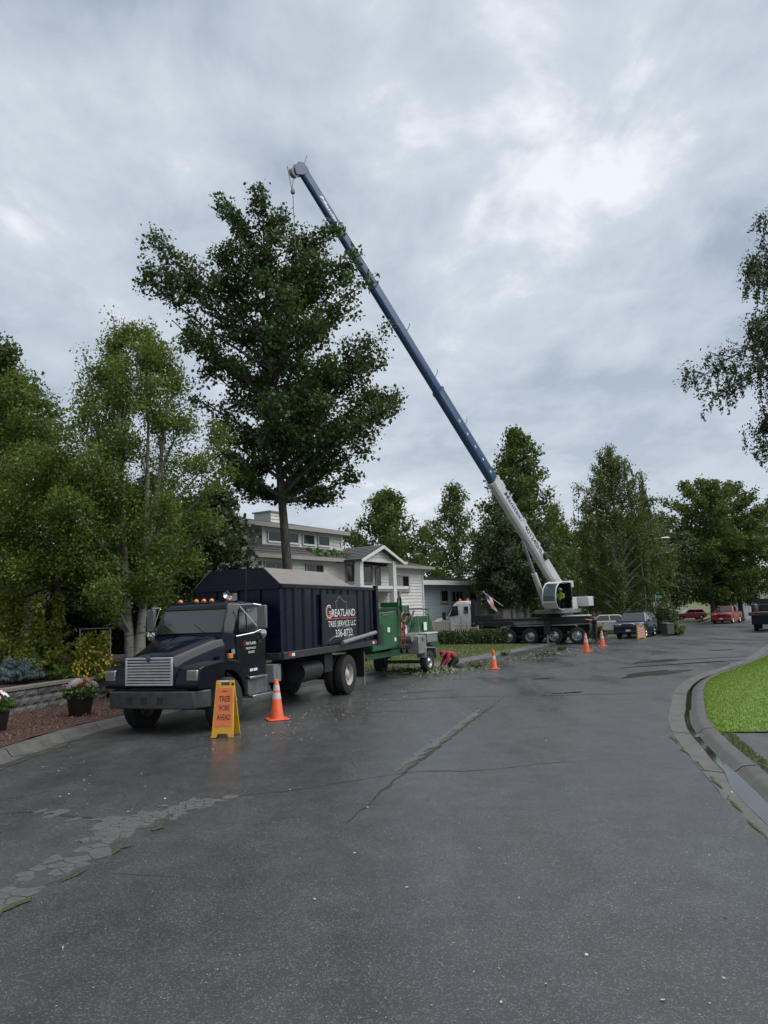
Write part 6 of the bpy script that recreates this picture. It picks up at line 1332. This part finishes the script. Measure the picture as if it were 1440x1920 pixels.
# ------------------------------------------------------------------ litter on the ground
def scatter(name, label, cat, pts, size, mat, tint, flat=.25, z=.008, wid=.6, thick=False):
    n = len(pts); q = rng; an = q.random(n)*6.283; L = size*(.4+q.random(n)*1.1); W = L*wid*(.5+.6*q.random(n)); tilt = q.normal(0, flat, n)
    a = np.c_[np.cos(an), np.sin(an), tilt]; s = np.c_[-np.sin(an), np.cos(an), q.normal(0, flat, n)]
    c = np.c_[pts, hzv(pts[:, 1])+z+np.abs(tilt)*L*.5]
    V = np.stack([c-a*L[:, None]/2, c+s*W[:, None]/2, c+a*L[:, None]/2, c-s*W[:, None]/2], 1).reshape(-1, 3); V[:, 2] = np.maximum(V[:, 2], hzv(V[:, 1])+.0055)
    return tag(np_mesh(name, V, None, 4, tint, mat), label, cat, kind='stuff')
m_chip = foliage_mat('wood_chip', (.22, .19, .11), (.50, .46, .34), .1, .02); m_lit = foliage_mat('fallen_leaf', (.05, .075, .02), (.22, .24, .10), .2, .05)
q = rng
u = q.random(1500); side = np.abs(q.normal(0, 1.4, 1500)); base = np.c_[-3.6+u*5.2, 14.+u*12]; p1 = base + np.c_[side*.9, -side*.35]
u = q.random(700); p2 = np.c_[-6.3+q.random(700)*3.5, 8+q.random(700)*8]; p3 = np.c_[-3.4+q.random(500)*8, 4.2+q.random(500)*13]
scatter('wood_chips', 'pale wood chips scattered on the road around the black truck', 'wood chips', np.r_[p1, p2[:200], p3[:160]], .028, m_chip, np.clip(q.normal(.5, .25, 1860), 0, 1))
gr_ = np.c_[-4.5+q.random(2600)*8.2, 3.8+q.random(2600)**1.4*14]
scatter('road_grit', 'pale grit specks scattered over the near asphalt', 'grit', gr_, .011, m_chip, np.clip(q.normal(.45, .3, 2600), 0, 1), .15, .0065, .8)
n = 1100; t_ = q.random(n); c_ = np.c_[.2+t_*10.5, 26.6+t_*15]; pts = c_ + np.c_[q.normal(.5, .75, n), q.normal(-.2, .6, n)]
scatter('leaf_litter', 'green leaves and twigs strewn between the chipper and the crane', 'leaves', pts, .09, m_lit, np.clip(q.normal(.5, .28, n), 0, 1), .35)
n = 1600; ang = q.random(n)*6.28; rr_ = np.abs(q.normal(0, 1, n)); pts = np.c_[.7+np.cos(ang)*rr_*1.1+.5*rr_, 28.3+np.sin(ang)*rr_*1.2]
scatter('leaf_pile', 'heap of cut leaves under the wood chipper', 'leaves', pts, .085, m_lit, np.clip(q.normal(.55, .28, n), 0, 1), .7, .05)
n = 11000; wl2 = resample(wl, 60); lc2 = resample(between(offset_line(LCb, -.66), 10, 21), 60); i_ = q.integers(0, 60, n); f = q.random(n)[:, None]; pts = wl2[i_]*(1-f)+lc2[np.clip(i_-0, 0, 59)]*f
o = scatter('bark_chips', 'loose bark chips over the mulch strip', 'bark chips', pts, .035, foliage_mat('bark_chip', (.03, .011, .008), (.22, .12, .085), .05, .02), np.clip(q.normal(.4, .3, n), 0, 1), .5, .15)
# cut boughs lying on the road
for i, (x, y, a, lab) in enumerate(((7.1, 35.0, .3, 'leafy cut bough lying on the road right of the middle cone'), (3.3, 29.6, 2.5, 'leafy cut bough beside the kneeling worker'), (5.6, 36.8, 1.2, 'leafy cut twig on the road near the lawn edge'), (9.0, 39.5, .7, 'leafy cut twig on the road in front of the crane'))):
    t = thing('cut_bough', lab, 'bough', (x, y, hz(y)+.03), a); s = .55 if i < 2 else .35
    MB().tube([(-s, 0, 0), (0, .03, .05), (s, -.04, .08)], [.02, .013, .005], 5).build('stem', b_grey, t); n = 120
    leaves('foliage', np.c_[q.uniform(-.6, 1, n)*s, q.normal(0, .16, n)*s*1.6, np.abs(q.normal(.05, .06, n))], .1, l_cot if i else l_maple, t, np.clip(q.normal(.7, .2, n), 0, 1), .1, .8, seed=90+i)
# leaf debris caught on the porch roof
n = 260; x_ = q.uniform(5.6, 9.2, n); y_ = q.uniform(-.5, .2, n)
pr_ = np.c_[x_, y_, 5.15+np.abs(q.normal(.0, .08, n))+(y_+.5)*.55]
o = leaves('roof_litter', pr_, .16, l_potted, None, np.clip(q.normal(.6, .25, n), 0, 1), .0, .8, seed=99); o.matrix_world = H1.matrix_basis.copy(); tag(o, 'green cut leaves lying on the skirt roof of the white house', 'leaves', kind='stuff')
